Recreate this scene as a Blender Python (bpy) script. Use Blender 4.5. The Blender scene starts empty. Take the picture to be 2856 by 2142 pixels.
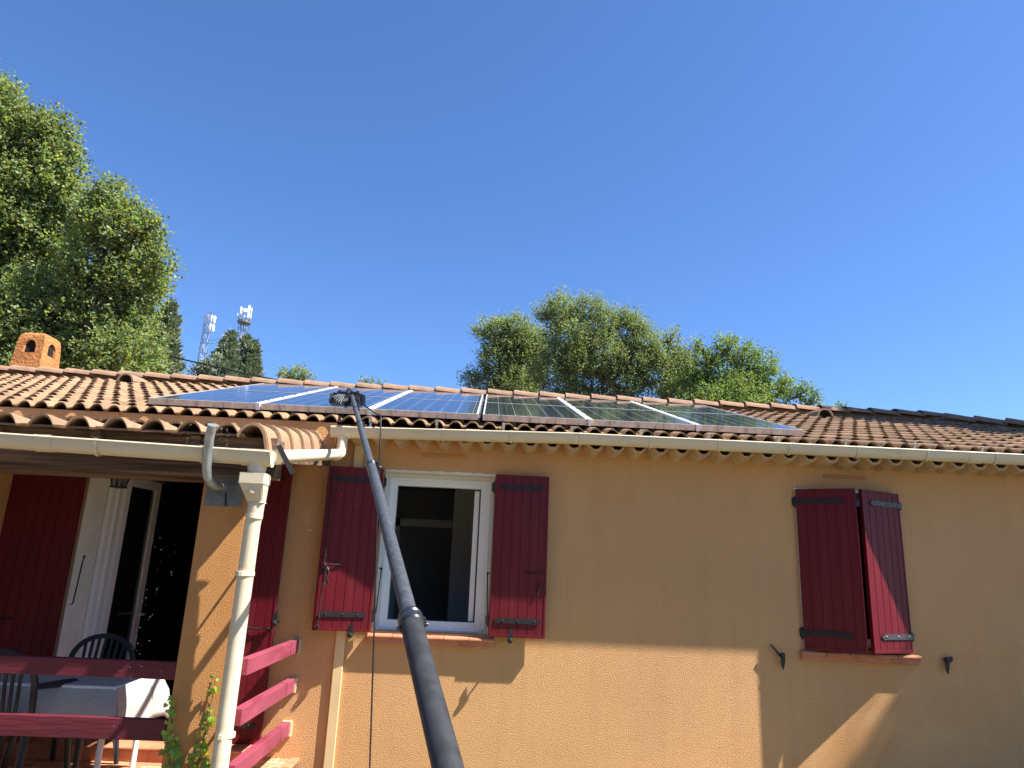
import bpy, math, random
import numpy as np
from mathutils import Vector, Matrix
random.seed(7); RNG=np.random.default_rng(11)
sc=bpy.context.scene
C=sc.collection
def V(*a): return Vector(a)
# ------------------------------------------------------------------ camera
pit,rol,yaw=math.radians(14.72),math.radians(2.46),math.radians(1.6)
fw=V(math.sin(yaw)*math.cos(pit),math.cos(yaw)*math.cos(pit),math.sin(pit))
r0=V(math.cos(yaw),-math.sin(yaw),0); u0=r0.cross(fw)
rr=r0*math.cos(rol)+u0*math.sin(rol); uu=-r0*math.sin(rol)+u0*math.cos(rol)
cam=bpy.data.cameras.new('camera'); co=bpy.data.objects.new('camera',cam); C.objects.link(co)
m3=Matrix((rr,uu,-fw)).transposed(); m4=m3.to_4x4(); m4.translation=V(0,-6,1.6)
co.matrix_world=m4; cam.sensor_width=36; cam.lens=24.965; cam.clip_start=.05; cam.clip_end=3000
sc.camera=co
# ------------------------------------------------------------------ light
SUN=V(3.2,-1.0,4.5).normalized()
w=bpy.data.worlds.new('World'); sc.world=w; w.use_nodes=True
nt=w.node_tree; bg=nt.nodes['Background']; sky=nt.nodes.new('ShaderNodeTexSky')
sky.sky_type='NISHITA'; sky.sun_disc=False
sky.sun_elevation=math.asin(SUN.z); sky.sun_rotation=math.atan2(SUN.x,SUN.y)
sky.altitude=300; sky.air_density=1.0; sky.dust_density=0.35; sky.ozone_density=3.0
air=nt.nodes.new('ShaderNodeMix'); air.data_type='RGBA'; air.blend_type='MULTIPLY'; air.inputs['Factor'].default_value=1; air.inputs['B'].default_value=(.82,1.10,1.50,1)
nt.links.new(sky.outputs[0],air.inputs['A']); nt.links.new(air.outputs['Result'],bg.inputs[0]); bg.inputs[1].default_value=0.0525
sl=bpy.data.lights.new('sun','SUN'); sl.energy=5.0; sl.angle=math.radians(.55); sl.color=(1,.95,.87)
so=bpy.data.objects.new('sun',sl); C.objects.link(so); so.rotation_euler=SUN.to_track_quat('Z','Y').to_euler()
so.location=(20,-10,30)
sc.view_settings.view_transform='Standard'; sc.view_settings.look='None'
sc.view_settings.exposure=1.5; sc.view_settings.gamma=1
# ------------------------------------------------------------------ materials
def mk(name,col,rough=.6,spec=.5,metal=0,coat=0,var=.12,vscale=3.,detail=4,stain=None,sscale=1.2,sthr=(.5,.7),
       bump=0,bscale=60.,btype='noise',stretch=(1,1,1),attr=None,trans=0,alpha=None,emis=None):
    m=bpy.data.materials.new(name); m.use_nodes=True; t=m.node_tree; N=t.nodes; L=t.links
    p=N['Principled BSDF']; p.inputs['Roughness'].default_value=rough; p.inputs['Metallic'].default_value=metal
    p.inputs['Specular IOR Level'].default_value=spec; p.inputs['Coat Weight'].default_value=coat
    tc=N.new('ShaderNodeTexCoord'); mp=N.new('ShaderNodeMapping'); mp.inputs['Scale'].default_value=stretch
    L.new(tc.outputs['Object'],mp.inputs[0])
    n=N.new('ShaderNodeTexNoise'); n.inputs['Scale'].default_value=vscale; n.inputs['Detail'].default_value=detail
    L.new(mp.outputs[0],n.inputs['Vector'])
    r=N.new('ShaderNodeMapRange'); r.inputs[1].default_value=.3; r.inputs[2].default_value=.7
    r.inputs[3].default_value=1-var; r.inputs[4].default_value=1+var; L.new(n.outputs['Fac'],r.inputs[0])
    mul=N.new('ShaderNodeVectorMath'); mul.operation='SCALE'; mul.inputs[0].default_value=col
    L.new(r.outputs[0],mul.inputs['Scale']); out=mul.outputs[0]
    if stain:
        n2=N.new('ShaderNodeTexNoise'); n2.inputs['Scale'].default_value=sscale; n2.inputs['Detail'].default_value=6
        n2.inputs['Roughness'].default_value=.65
        L.new(mp.outputs[0],n2.inputs['Vector'])
        r2=N.new('ShaderNodeMapRange'); r2.inputs[1].default_value=sthr[0]; r2.inputs[2].default_value=sthr[1]; r2.clamp=True
        L.new(n2.outputs['Fac'],r2.inputs[0])
        mx=N.new('ShaderNodeMix'); mx.data_type='RGBA'; mx.inputs['B'].default_value=(*stain,1)
        L.new(r2.outputs[0],mx.inputs['Factor']); L.new(out,mx.inputs['A']); out=mx.outputs['Result']
    if attr:
        a=N.new('ShaderNodeAttribute'); a.attribute_name='tint'
        if attr=='leaf':
            mx=N.new('ShaderNodeMix'); mx.data_type='RGBA'; mx.blend_type='MULTIPLY'; mx.inputs['Factor'].default_value=1
            L.new(out,mx.inputs['A']); L.new(a.outputs['Color'],mx.inputs['B']); out=mx.outputs['Result']
        else:
            sp=N.new('ShaderNodeSeparateColor'); L.new(a.outputs['Color'],sp.inputs[0])
            mx=N.new('ShaderNodeVectorMath'); mx.operation='SCALE'; L.new(out,mx.inputs[0]); L.new(sp.outputs[0],mx.inputs['Scale'])
            # lichen and soot that has grown on the exposed tile ends
            n3=N.new('ShaderNodeTexNoise'); n3.inputs['Scale'].default_value=22; n3.inputs['Detail'].default_value=5
            L.new(mp.outputs[0],n3.inputs['Vector'])
            md=N.new('ShaderNodeMath'); md.operation='MULTIPLY_ADD'; md.inputs[1].default_value=1.5; md.inputs[2].default_value=-.35
            L.new(n3.outputs['Fac'],md.inputs[0])
            mm=N.new('ShaderNodeMath'); mm.operation='MULTIPLY'; mm.use_clamp=True; L.new(md.outputs[0],mm.inputs[0]); L.new(sp.outputs[1],mm.inputs[1])
            m2=N.new('ShaderNodeMix'); m2.data_type='RGBA'; m2.inputs['B'].default_value=(.060,.044,.034,1)
            L.new(mm.outputs[0],m2.inputs['Factor']); L.new(mx.outputs[0],m2.inputs['A']); out=m2.outputs['Result']
    L.new(out,p.inputs['Base Color'])
    if bump:
        if btype=='noise':
            b=N.new('ShaderNodeTexNoise'); b.inputs['Scale'].default_value=bscale; b.inputs['Detail'].default_value=4; b.inputs['Roughness'].default_value=.6; bo=b.outputs['Fac']
        else:
            b=N.new('ShaderNodeTexVoronoi'); b.inputs['Scale'].default_value=bscale; b.feature='SMOOTH_F1'; bo=b.outputs['Distance']
        L.new(mp.outputs[0],b.inputs['Vector'])
        bn=N.new('ShaderNodeBump'); bn.inputs['Strength'].default_value=1; bn.inputs['Distance'].default_value=bump
        L.new(bo,bn.inputs['Height']); L.new(bn.outputs[0],p.inputs['Normal'])
    if trans:
        o=N['Material Output']; tr=N.new('ShaderNodeBsdfTranslucent'); ms=N.new('ShaderNodeMixShader'); ms.inputs[0].default_value=trans
        mt=N.new('ShaderNodeMix'); mt.data_type='RGBA'; mt.blend_type='MULTIPLY'; mt.inputs['Factor'].default_value=1; mt.inputs['B'].default_value=(1.6,1.7,.6,1)
        L.new(out,mt.inputs['A']); L.new(mt.outputs['Result'],tr.inputs[0])
        L.new(p.outputs[0],ms.inputs[1]); L.new(tr.outputs[0],ms.inputs[2]); L.new(ms.outputs[0],o.inputs[0])
    return m
M={}
M['stucco']=mk('stucco',(.60,.335,.15),.92,.2,var=.07,vscale=.9,stain=(.56,.28,.11),sscale=.55,sthr=(.56,.75),bump=.009,bscale=120)
M['stucco_coarse']=mk('stucco_coarse',(.53,.255,.09),.92,.2,var=.10,vscale=2.2,bump=.009,bscale=150)
M['stucco_chimney']=mk('stucco_chimney',(.42,.175,.06),.92,.2,var=.2,vscale=5,stain=(.16,.07,.035),sscale=3,sthr=(.55,.8),bump=.03,bscale=28)
M['tile']=mk('roof_tile',(.25,.155,.086),.85,.25,var=.16,vscale=7,stain=(.17,.10,.062),sscale=5,sthr=(.52,.72),bump=.003,bscale=120,attr='tile')
M['tile_pale']=mk('porch_tile',(.27,.17,.10),.85,.25,var=.12,vscale=9,stain=(.19,.105,.06),sscale=7,sthr=(.55,.75),bump=.002,bscale=150,attr='tile')
M['ridge']=mk('ridge_tile',(.27,.165,.105),.85,.25,var=.16,vscale=8,stain=(.20,.12,.075),sscale=5,sthr=(.5,.7),bump=.003,bscale=90)
M['cream']=mk('cream_plastic',(.63,.54,.385),.42,.45,var=.05,vscale=5,stain=(.50,.38,.22),sscale=9,sthr=(.56,.84),stretch=(.35,1,1.5))
M['cream_old']=mk('cream_mortar',(.50,.36,.24),.85,.2,var=.15,vscale=12,bump=.004,bscale=70)
M['trunk']=mk('cream_trunking',(.66,.49,.26),.6,.3,var=.06,vscale=4,stain=(.42,.28,.12),sscale=25,sthr=(.68,.74))
M['maroon']=mk('maroon_paint',(.115,.005,.011),.45,.3,var=.08,vscale=3,bump=.0006,bscale=120,stretch=(1,1,.2))
M['pinkwood']=mk('faded_crimson_wood',(.25,.045,.075),.62,.35,var=.22,vscale=6,detail=8,stain=(.16,.018,.032),sscale=5,sthr=(.52,.7),bump=.004,bscale=40,stretch=(1,.25,1))
M['plumwood']=mk('worn_maroon_wood',(.11,.012,.022),.6,.4,var=.25,vscale=6,detail=8,stain=(.17,.035,.05),sscale=7,sthr=(.6,.78),bump=.005,bscale=40,stretch=(.12,1,1))
M['rawwood']=mk('pale_cut_wood',(.66,.50,.30),.7,.3,var=.12,vscale=12)
M['beam']=mk('weathered_beam_wood',(.150,.095,.065),.8,.3,var=.5,vscale=3,detail=9,stain=(.05,.03,.02),sscale=2.2,sthr=(.48,.66),bump=.010,bscale=6,stretch=(.35,5,9))
M['zinc']=mk('galvanised_steel',(.36,.39,.40),.45,.5,metal=.75,var=.22,vscale=14,stain=(.22,.22,.2),sscale=11,sthr=(.58,.72))
M['zincflat']=mk('grey_zinc_sheet',(.17,.19,.20),.6,.4,metal=.3,var=.2,vscale=12,stain=(.13,.12,.11),sscale=14,sthr=(.6,.7),bump=.002,bscale=40)
M['white']=mk('white_pvc',(.76,.77,.76),.35,.5,var=.03,vscale=3)
M['whiteold']=mk('white_limewash',(.70,.68,.60),.8,.2,var=.07,vscale=6,stain=(.55,.48,.38),sscale=9,sthr=(.62,.75),bump=.002,bscale=60)
M['iron']=mk('black_iron',(.018,.016,.017),.5,.35,var=.2,vscale=20,bump=.001,bscale=90)
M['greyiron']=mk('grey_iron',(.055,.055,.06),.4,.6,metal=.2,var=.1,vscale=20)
M['terracotta']=mk('terracotta',(.50,.20,.105),.7,.3,var=.14,vscale=9,stain=(.36,.13,.07),sscale=8,sthr=(.5,.7),bump=.002,bscale=80)
M['blackplastic']=mk('dark_plastic',(.012,.016,.022),.4,.5,var=.1,vscale=5)
M['pole']=mk('black_composite_pole',(.028,.028,.028),.5,.3,var=.35,vscale=18,detail=8,stain=(.035,.04,.048),sscale=50,sthr=(.56,.8),stretch=(1,1,.4))
M['pole2']=mk('scuffed_composite_pole',(.044,.047,.052),.5,.35,var=.3,vscale=30,detail=8,stain=(.085,.095,.115),sscale=70,sthr=(.48,.75))
M['clamp']=mk('black_clamp',(.015,.015,.017),.3,.6,var=.1)
M['bristle']=mk('black_bristle',(.014,.014,.016),.6,.5,var=.3,vscale=60)
M['bristlew']=mk('grey_bristle',(.25,.26,.27),.6,.5,var=.2,vscale=60)
M['hose']=mk('black_hose',(.012,.012,.012),.35,.5,var=.1)
M['alu']=mk('panel_frame',(.42,.42,.41),.45,.5,metal=.25,var=.06,vscale=6)
M['aludirty']=mk('dusty_panel_edge',(.64,.54,.44),.8,.2,var=.2,vscale=16,stain=(.13,.10,.08),sscale=9,sthr=(.55,.72),stretch=(1,1,.4))
M['dark']=mk('dark_void',(.01,.01,.01),.9,.1,var=.1)
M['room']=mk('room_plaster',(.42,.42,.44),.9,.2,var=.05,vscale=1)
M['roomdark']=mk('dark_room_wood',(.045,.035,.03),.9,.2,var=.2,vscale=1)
M['soot_shade']=mk('soot_shade',(.02,.017,.015),.95,.1,var=.3,vscale=10)
M['ground']=mk('gravel_ground',(.16,.125,.09),.95,.1,var=.25,vscale=3,stain=(.12,.15,.05),sscale=.25,sthr=(.5,.6),bump=.01,bscale=30)
M['bark']=mk('bark',(.11,.085,.065),.9,.2,var=.4,vscale=9,bump=.02,bscale=20)
M['leafA']=mk('maple_leaf',(.195,.235,.105),.65,.28,var=.15,vscale=2,attr='leaf',trans=.38)
M['leafB']=mk('oak_leaf',(.21,.25,.13),.65,.28,var=.15,vscale=2,attr='leaf',trans=.34)
M['leafC']=mk('lime_leaf',(.17,.235,.09),.6,.28,var=.15,vscale=2,attr='leaf',trans=.35)
M['needle']=mk('cypress_needle',(.16,.20,.155),.7,.3,var=.2,vscale=3,attr='leaf',trans=.15)
M['ivy']=mk('ivy_leaf',(.26,.33,.04),.4,.5,var=.15,vscale=30,attr='leaf',trans=.3)
M['dish']=mk('white_antenna',(.75,.76,.78),.5,.4,var=.03)
M['mast']=mk('mast_steel',(.16,.17,.19),.5,.5,metal=.5,var=.1)
def glassmat(name,col=(.02,.025,.03)):
    m=mk(name,col,.03,.6,var=.05); p=m.node_tree.nodes['Principled BSDF']
    p.inputs['Alpha'].default_value=.45; return m
M['glass']=glassmat('window_glass')
def streaks(m,amt,col):
    t=m.node_tree;N=t.nodes;L=t.links;p=N['Principled BSDF']; src=p.inputs['Base Color'].links[0].from_socket
    tc=N.new('ShaderNodeTexCoord'); mp=N.new('ShaderNodeMapping'); mp.inputs['Scale'].default_value=(7,1,.55); L.new(tc.outputs['Object'],mp.inputs[0])
    n=N.new('ShaderNodeTexNoise'); n.inputs['Scale'].default_value=1.3; n.inputs['Detail'].default_value=7; n.inputs['Roughness'].default_value=.62; L.new(mp.outputs[0],n.inputs['Vector'])
    r=N.new('ShaderNodeMapRange'); r.inputs[1].default_value=.5; r.inputs[2].default_value=.78; r.inputs[3].default_value=0; r.inputs[4].default_value=amt; L.new(n.outputs['Fac'],r.inputs[0])
    mx=N.new('ShaderNodeMix'); mx.data_type='RGBA'; mx.inputs['B'].default_value=(*col,1); L.new(r.outputs[0],mx.inputs['Factor']); L.new(src,mx.inputs['A']); L.new(mx.outputs['Result'],p.inputs['Base Color'])
streaks(M['stucco'],.22,(.40,.20,.09)); streaks(M['maroon'],.5,(.17,.02,.03)); streaks(M['stucco_coarse'],.25,(.34,.17,.07))
def floortile():
    m=mk('terrace_tiles',(.52,.25,.13),.55,.4,var=.12,vscale=5); t=m.node_tree;N=t.nodes;L=t.links
    b=N.new('ShaderNodeTexBrick'); tc=N.new('ShaderNodeTexCoord'); mp=N.new('ShaderNodeMapping'); mp.inputs['Rotation'].default_value=(0,0,.0)
    L.new(tc.outputs['Object'],mp.inputs[0]); L.new(mp.outputs[0],b.inputs['Vector'])
    b.inputs['Scale'].default_value=1; b.inputs['Brick Width'].default_value=.24; b.inputs['Row Height'].default_value=.12
    b.inputs['Mortar Size'].default_value=.006; b.inputs['Color1'].default_value=(.55,.26,.14,1); b.inputs['Color2'].default_value=(.44,.19,.10,1)
    b.inputs['Mortar'].default_value=(.72,.62,.42,1)
    L.new(b.outputs['Color'],N['Principled BSDF'].inputs['Base Color']); return m
M['floor']=floortile()
PW,PL=.90,1.485
def cellmat():
    m=mk('solar_cells',(.02,.04,.1),.10,.5,var=.05); t=m.node_tree;N=t.nodes;L=t.links;p=N['Principled BSDF']
    tc=N.new('ShaderNodeTexCoord'); sp=N.new('ShaderNodeSeparateXYZ'); L.new(tc.outputs['Object'],sp.inputs[0])
    def line(sock,period,off,width):
        a=N.new('ShaderNodeMath'); a.operation='ADD'; a.inputs[1].default_value=off+10*period; L.new(sock,a.inputs[0])
        b=N.new('ShaderNodeMath'); b.operation='MODULO'; b.inputs[1].default_value=period; L.new(a.outputs[0],b.inputs[0])
        c=N.new('ShaderNodeMath'); c.operation='SUBTRACT'; c.inputs[1].default_value=period/2; L.new(b.outputs[0],c.inputs[0])
        d=N.new('ShaderNodeMath'); d.operation='ABSOLUTE'; L.new(c.outputs[0],d.inputs[0])
        e=N.new('ShaderNodeMath'); e.operation='GREATER_THAN'; e.inputs[1].default_value=period/2-width/2; L.new(d.outputs[0],e.inputs[0])
        return e.outputs[0]
    cw=(PW-.05)/6; ch=(PL-.05)/10
    l1=line(sp.outputs['X'],cw,0,.0048); l2=line(sp.outputs['Y'],ch,-.025,.0022); l3=line(sp.outputs['X'],cw/3,cw/6,.0016)
    mx1=N.new('ShaderNodeMath'); mx1.operation='MAXIMUM'; L.new(l1,mx1.inputs[0]); L.new(l2,mx1.inputs[1])
    f=N.new('ShaderNodeMath'); f.operation='MULTIPLY'; f.inputs[1].default_value=.35; L.new(l3,f.inputs[0])
    mx2=N.new('ShaderNodeMath'); mx2.operation='MAXIMUM'; L.new(mx1.outputs[0],mx2.inputs[0]); L.new(f.outputs[0],mx2.inputs[1])
    v=N.new('ShaderNodeTexVoronoi'); v.inputs['Scale'].default_value=45; L.new(tc.outputs['Object'],v.inputs['Vector'])
    r=N.new('ShaderNodeMapRange'); r.inputs[3].default_value=.7; r.inputs[4].default_value=1.3; L.new(v.outputs['Color'],r.inputs[0])
    sc_=N.new('ShaderNodeVectorMath'); sc_.operation='SCALE'; sc_.inputs[0].default_value=(.010,.015,.028); L.new(r.outputs[0],sc_.inputs['Scale'])
    mx=N.new('ShaderNodeMix'); mx.data_type='RGBA'; mx.inputs['B'].default_value=(.34,.37,.42,1)
    L.new(mx2.outputs[0],mx.inputs['Factor']); L.new(sc_.outputs[0],mx.inputs['A']); L.new(mx.outputs['Result'],p.inputs['Base Color'])
    p.inputs['Roughness'].default_value=.07; p.inputs['IOR'].default_value=1.5
    return m
M['cells']=cellmat()
def clothmat():
    m=mk('white_cloth',(.42,.41,.385),.8,.2,var=.02,vscale=4); t=m.node_tree;N=t.nodes;L=t.links;p=N['Principled BSDF']
    tc=N.new('ShaderNodeTexCoord'); v=N.new('ShaderNodeTexVoronoi'); v.feature='F1'; v.inputs['Scale'].default_value=16
    L.new(tc.outputs['Object'],v.inputs['Vector'])
    s=N.new('ShaderNodeMath'); s.operation='SINE'; mu=N.new('ShaderNodeMath'); mu.operation='MULTIPLY'; mu.inputs[1].default_value=26
    L.new(v.outputs['Distance'],mu.inputs[0]); L.new(mu.outputs[0],s.inputs[0])
    g=N.new('ShaderNodeMath'); g.operation='GREATER_THAN'; g.inputs[1].default_value=.93; L.new(s.outputs[0],g.inputs[0])
    mx=N.new('ShaderNodeMix'); mx.data_type='RGBA'; mx.inputs['A'].default_value=(.42,.41,.385,1); mx.inputs['B'].default_value=(.29,.29,.30,1)
    L.new(g.outputs[0],mx.inputs['Factor']); L.new(mx.outputs['Result'],p.inputs['Base Color']); return m
M['cloth']=clothmat()
# ------------------------------------------------------------------ mesh helpers
class MB:
    def __init__(s): s.v=[]; s.f=[]; s.c=None
    def add(s,vs,fs):
        o=len(s.v); s.v+= [tuple(v) for v in vs]; s.f+= [tuple(i+o for i in f) for f in fs]; return s
    def box(s,x0,x1,y0,y1,z0,z1):
        return s.add([(x0,y0,z0),(x1,y0,z0),(x1,y1,z0),(x0,y1,z0),(x0,y0,z1),(x1,y0,z1),(x1,y1,z1),(x0,y1,z1)],
            [(0,3,2,1),(4,5,6,7),(0,1,5,4),(1,2,6,5),(2,3,7,6),(3,0,4,7)])
    def obox(s,mat,sx,sy,sz,ox=0,oy=0,oz=0):
        o=len(s.v); s.box(ox-sx/2,ox+sx/2,oy-sy/2,oy+sy/2,oz-sz/2,oz+sz/2)
        for i in range(o,len(s.v)): s.v[i]=tuple(mat@Vector(s.v[i]))
        return s
    def beam(s,a,b,w,h,up=(0,0,1)):
        a=Vector(a);b=Vector(b);d=(b-a); L=d.length; d.normalize(); u=Vector(up)
        x=d.cross(u).normalized(); z=x.cross(d)
        m=Matrix((x,d,z)).transposed().to_4x4(); m.translation=(a+b)/2
        return s.obox(m,w,L,h)
    def tube(s,pts,r,n=10,cap=True):
        pts=[Vector(p) for p in pts]; rs=r if isinstance(r,(list,tuple)) else [r]*len(pts)
        o=len(s.v); prev=None
        for i,p in enumerate(pts):
            d=(pts[min(i+1,len(pts)-1)]-pts[max(i-1,0)]).normalized()
            if prev is None:
                a=V(0,0,1) if abs(d.z)<.9 else V(1,0,0); x=d.cross(a).normalized()
            else: x=(prev-d*prev.dot(d)).normalized()
            prev=x; y=d.cross(x)
            for k in range(n):
                t=2*math.pi*k/n; s.v.append(tuple(p+(x*math.cos(t)+y*math.sin(t))*rs[i]))
        for i in range(len(pts)-1):
            for k in range(n):
                a=o+i*n+k; b=o+i*n+(k+1)%n; s.f.append((a,b,b+n,a+n))
        if cap:
            s.f.append(tuple(o+k for k in range(n))[::-1]); s.f.append(tuple(o+(len(pts)-1)*n+k for k in range(n)))
        return s
    def sweep(s,prof,pts,closed=True,cap=True):
        """prof: list of (u,v); pts: list of (origin,uaxis,vaxis)"""
        o=len(s.v); n=len(prof)
        for p,ua,va in pts:
            p=Vector(p);ua=Vector(ua);va=Vector(va)
            for u,v in prof: s.v.append(tuple(p+ua*u+va*v))
        for i in range(len(pts)-1):
            for k in range(n if closed else n-1):
                a=o+i*n+k; b=o+i*n+(k+1)%n; s.f.append((a,b,b+n,a+n))
        if cap and closed:
            s.f.append(tuple(o+k for k in range(n))[::-1]); s.f.append(tuple(o+(len(pts)-1)*n+k for k in range(n)))
        return s
    def lathe(s,prof,center,axis=(0,0,1),n=16):
        c=Vector(center); ax=Vector(axis).normalized(); a=V(0,0,1) if abs(ax.z)<.9 else V(1,0,0)
        x=ax.cross(a).normalized(); y=ax.cross(x); o=len(s.v)
        for r,h in prof:
            for k in range(n):
                t=2*math.pi*k/n; s.v.append(tuple(c+ax*h+(x*math.cos(t)+y*math.sin(t))*r))
        for i in range(len(prof)-1):
            for k in range(n):
                a_=o+i*n+k; b_=o+i*n+(k+1)%n; s.f.append((a_,b_,b_+n,a_+n))
        s.f.append(tuple(o+k for k in range(n))[::-1]); s.f.append(tuple(o+(len(prof)-1)*n+k for k in range(n)))
        return s
    def prism(s,poly,mat,t):
        """poly (u,v) in mat's XY plane extruded t along mat's Z"""
        n=len(poly); o=len(s.v)
        for z in (0,t):
            for u,v in poly: s.v.append(tuple(mat@Vector((u,v,z))))
        s.f.append(tuple(o+k for k in range(n))[::-1]); s.f.append(tuple(o+n+k for k in range(n)))
        for k in range(n): s.f.append((o+k,o+(k+1)%n,o+n+(k+1)%n,o+n+k))
        return s
def worldloc(o):
    l=Vector(o.location); p=o.parent
    while p: l=l+p.location; p=p.parent
    return l
def build(mb,name,mat,parent=None,loc=None,bevel=0,smooth=False,local=False,label=None):
    me=bpy.data.meshes.new(name); o=bpy.data.objects.new(name,me); C.objects.link(o)
    if parent: o.parent=parent
    if loc is not None: o.location=loc
    off=Vector((0,0,0)) if local else worldloc(o)
    me.from_pydata([(v[0]-off.x,v[1]-off.y,v[2]-off.z) for v in mb.v],[],mb.f); me.update()
    for m in (mat if isinstance(mat,list) else [mat]): me.materials.append(M[m] if isinstance(m,str) else m)
    if smooth:
        for p in me.polygons: p.use_smooth=True
        try: me.set_sharp_from_angle(angle=math.radians(38))
        except Exception: pass
    if bevel:
        b=o.modifiers.new('bevel','BEVEL'); b.width=bevel; b.segments=2; b.limit_method='ANGLE'; b.angle_limit=math.radians(40)
    if mb.c:
        ca=me.color_attributes.new('tint','FLOAT_COLOR','POINT'); ca.data.foreach_set('color',np.array(mb.c,dtype=np.float32).ravel())
    if label: o['label']=label
    return o
def thing(name,label,cat,loc=(0,0,0),rz=0,group=None):
    o=bpy.data.objects.new(name,None); C.objects.link(o); o.location=loc; o.rotation_euler=(0,0,rz); o.empty_display_size=.2
    tag(o,label,cat,group); return o
def tag(o,label,cat,group=None):
    o['label']=label; o['category']=cat
    if group: o['group']=group
    return o
def struct(o): o['kind']='structure'; return o
def copy_tree(o,parent=None):
    c=o.copy(); C.objects.link(c)
    if parent: c.parent=parent
    for ch in [x for x in bpy.data.objects if x.parent==o]: copy_tree(ch,c)
    return c
# ------------------------------------------------------------------ ground
GZ=-.15
g=MB(); g.add([(-400,-400,GZ),(400,-400,GZ),(400,400,GZ),(-400,400,GZ)],[(0,1,2,3)])
struct(build(g,'ground','ground'))
hill=MB()   # low rise far behind the house that the masts stand on
nx,ny=40,24
for j in range(ny+1):
    for i in range(nx+1):
        x=-140+i*7; y=30+j*7; d=((x+30)/60)**2+((y-100)/48)**2
        hill.v.append((x,y,GZ-.3+11*math.exp(-d*1.6)+.4*math.sin(x*.2)*math.sin(y*.17)))
for j in range(ny):
    for i in range(nx):
        a=j*(nx+1)+i; hill.f.append((a,a+1,a+nx+2,a+nx+1))
struct(build(hill,'hill','ground',smooth=True))
# ------------------------------------------------------------------ the house
H=thing('house','ochre rendered bungalow with a tiled roof and crimson shutters','house',(0,0,GZ))
S=.308; ZC=2.757; YE=-.26; YR=3.2       # roof slope, crest height of the eave tiles, eave line, ridge line
def roofz(y): return ZC+S*(y-YE)
XL,XR=-8.2,5.9+3.2
ops=[(-3.28,-2.17,.25,2.37),(-.86,.06,1.09,2.373),(2.615,3.50,1.09,2.373)]
xs=sorted({XL+.3,XR-.1,*[o[0] for o in ops],*[o[1] for o in ops]}); zs=sorted({GZ,2.655,*[o[2] for o in ops],*[o[3] for o in ops]})
wl=MB()
def hole(x0,x1,z0,z1): return any(a<=x0+1e-6 and x1<=b+1e-6 and c<=z0+1e-6 and z1<=d+1e-6 for a,b,c,d in ops)
for i in range(len(xs)-1):
    for j in range(len(zs)-1):
        a,b,c,d=xs[i],xs[i+1],zs[j],zs[j+1]
        if hole(a,b,c,d): continue
        wl.add([(a,0,c),(b,0,c),(b,0,d),(a,0,d)],[(0,1,2,3)]); wl.add([(a,.3,c),(b,.3,c),(b,.3,d),(a,.3,d)],[(3,2,1,0)])
for a,b,c,d in ops:
    wl.add([(a,0,c),(a,.3,c),(a,.3,d),(a,0,d)],[(3,2,1,0)]); wl.add([(b,0,c),(b,.3,c),(b,.3,d),(b,0,d)],[(0,1,2,3)])
    wl.add([(a,0,d),(b,0,d),(b,.3,d),(a,.3,d)],[(3,2,1,0)]); wl.add([(a,0,c),(b,0,c),(b,.3,c),(a,.3,c)],[(0,1,2,3)])
a,b,d=xs[0],xs[-1],zs[-1]
wl.add([(a,0,GZ),(a,6.4,GZ),(a,6.4,d),(a,0,d)],[(3,2,1,0)]); wl.add([(b,0,GZ),(b,6.4,GZ),(b,6.4,d),(b,0,d)],[(0,1,2,3)])
wl.add([(a,6.4,GZ),(b,6.4,GZ),(b,6.4,d),(a,6.4,d)],[(3,2,1,0)]); wl.add([(a,0,d),(b,0,d),(b,.3,d),(a,.3,d)],[(3,2,1,0)])
build(wl,'wall','stucco',H)
# wall band under the eaves (set back to the inside of the overhang)
bnd=MB(); bnd.box(XL+.3,XR-.1,-.155,.0-.002,2.56,2.655)
# render cracks and vent strips
for x0,x1,z in [(-.565,-.2,2.500),(2.875,3.25,2.483)]:
    vs=MB(); vs.box(x0,x1,-.007,.001,z,z+.032); build(vs,'vent_strip','stucco_coarse',H,bevel=.002)
tk=MB(); tk.box(-1.135,-1.062,-.026,-.001,GZ,2.60); build(tk,'cable_trunking','trunk',H,bevel=.003)
# interior
rm=MB()
def room(x0,x1,y0,y1,z0,z1):
    rm_=MB(); rm_.add([(x0,y0,z0),(x1,y0,z0),(x1,y1,z0),(x0,y1,z0),(x0,y0,z1),(x1,y0,z1),(x1,y1,z1),(x0,y1,z1)],
       [(0,1,2,3),(7,6,5,4),(1,0,4,5)[:0] or (2,1,5,6),(3,2,6,7),(0,3,7,4)]); return rm_
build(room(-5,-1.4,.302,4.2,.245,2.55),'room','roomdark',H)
r2=room(-1.38,2.0,.302,3.2,.245,2.55)
r2.box(-.34,1.98,1.5,1.56,.25,2.54); r2.box(-.98,-.93,1.9,1.95,.25,2.1); r2.box(-1.37,-.34,1.9,1.96,2.02,2.10)
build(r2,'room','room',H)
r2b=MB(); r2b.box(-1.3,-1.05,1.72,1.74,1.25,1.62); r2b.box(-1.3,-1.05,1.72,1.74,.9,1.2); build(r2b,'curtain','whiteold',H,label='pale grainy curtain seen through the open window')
build(room(2.02,4.5,.302,3.2,.245,2.55),'room','roomdark',H)
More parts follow.
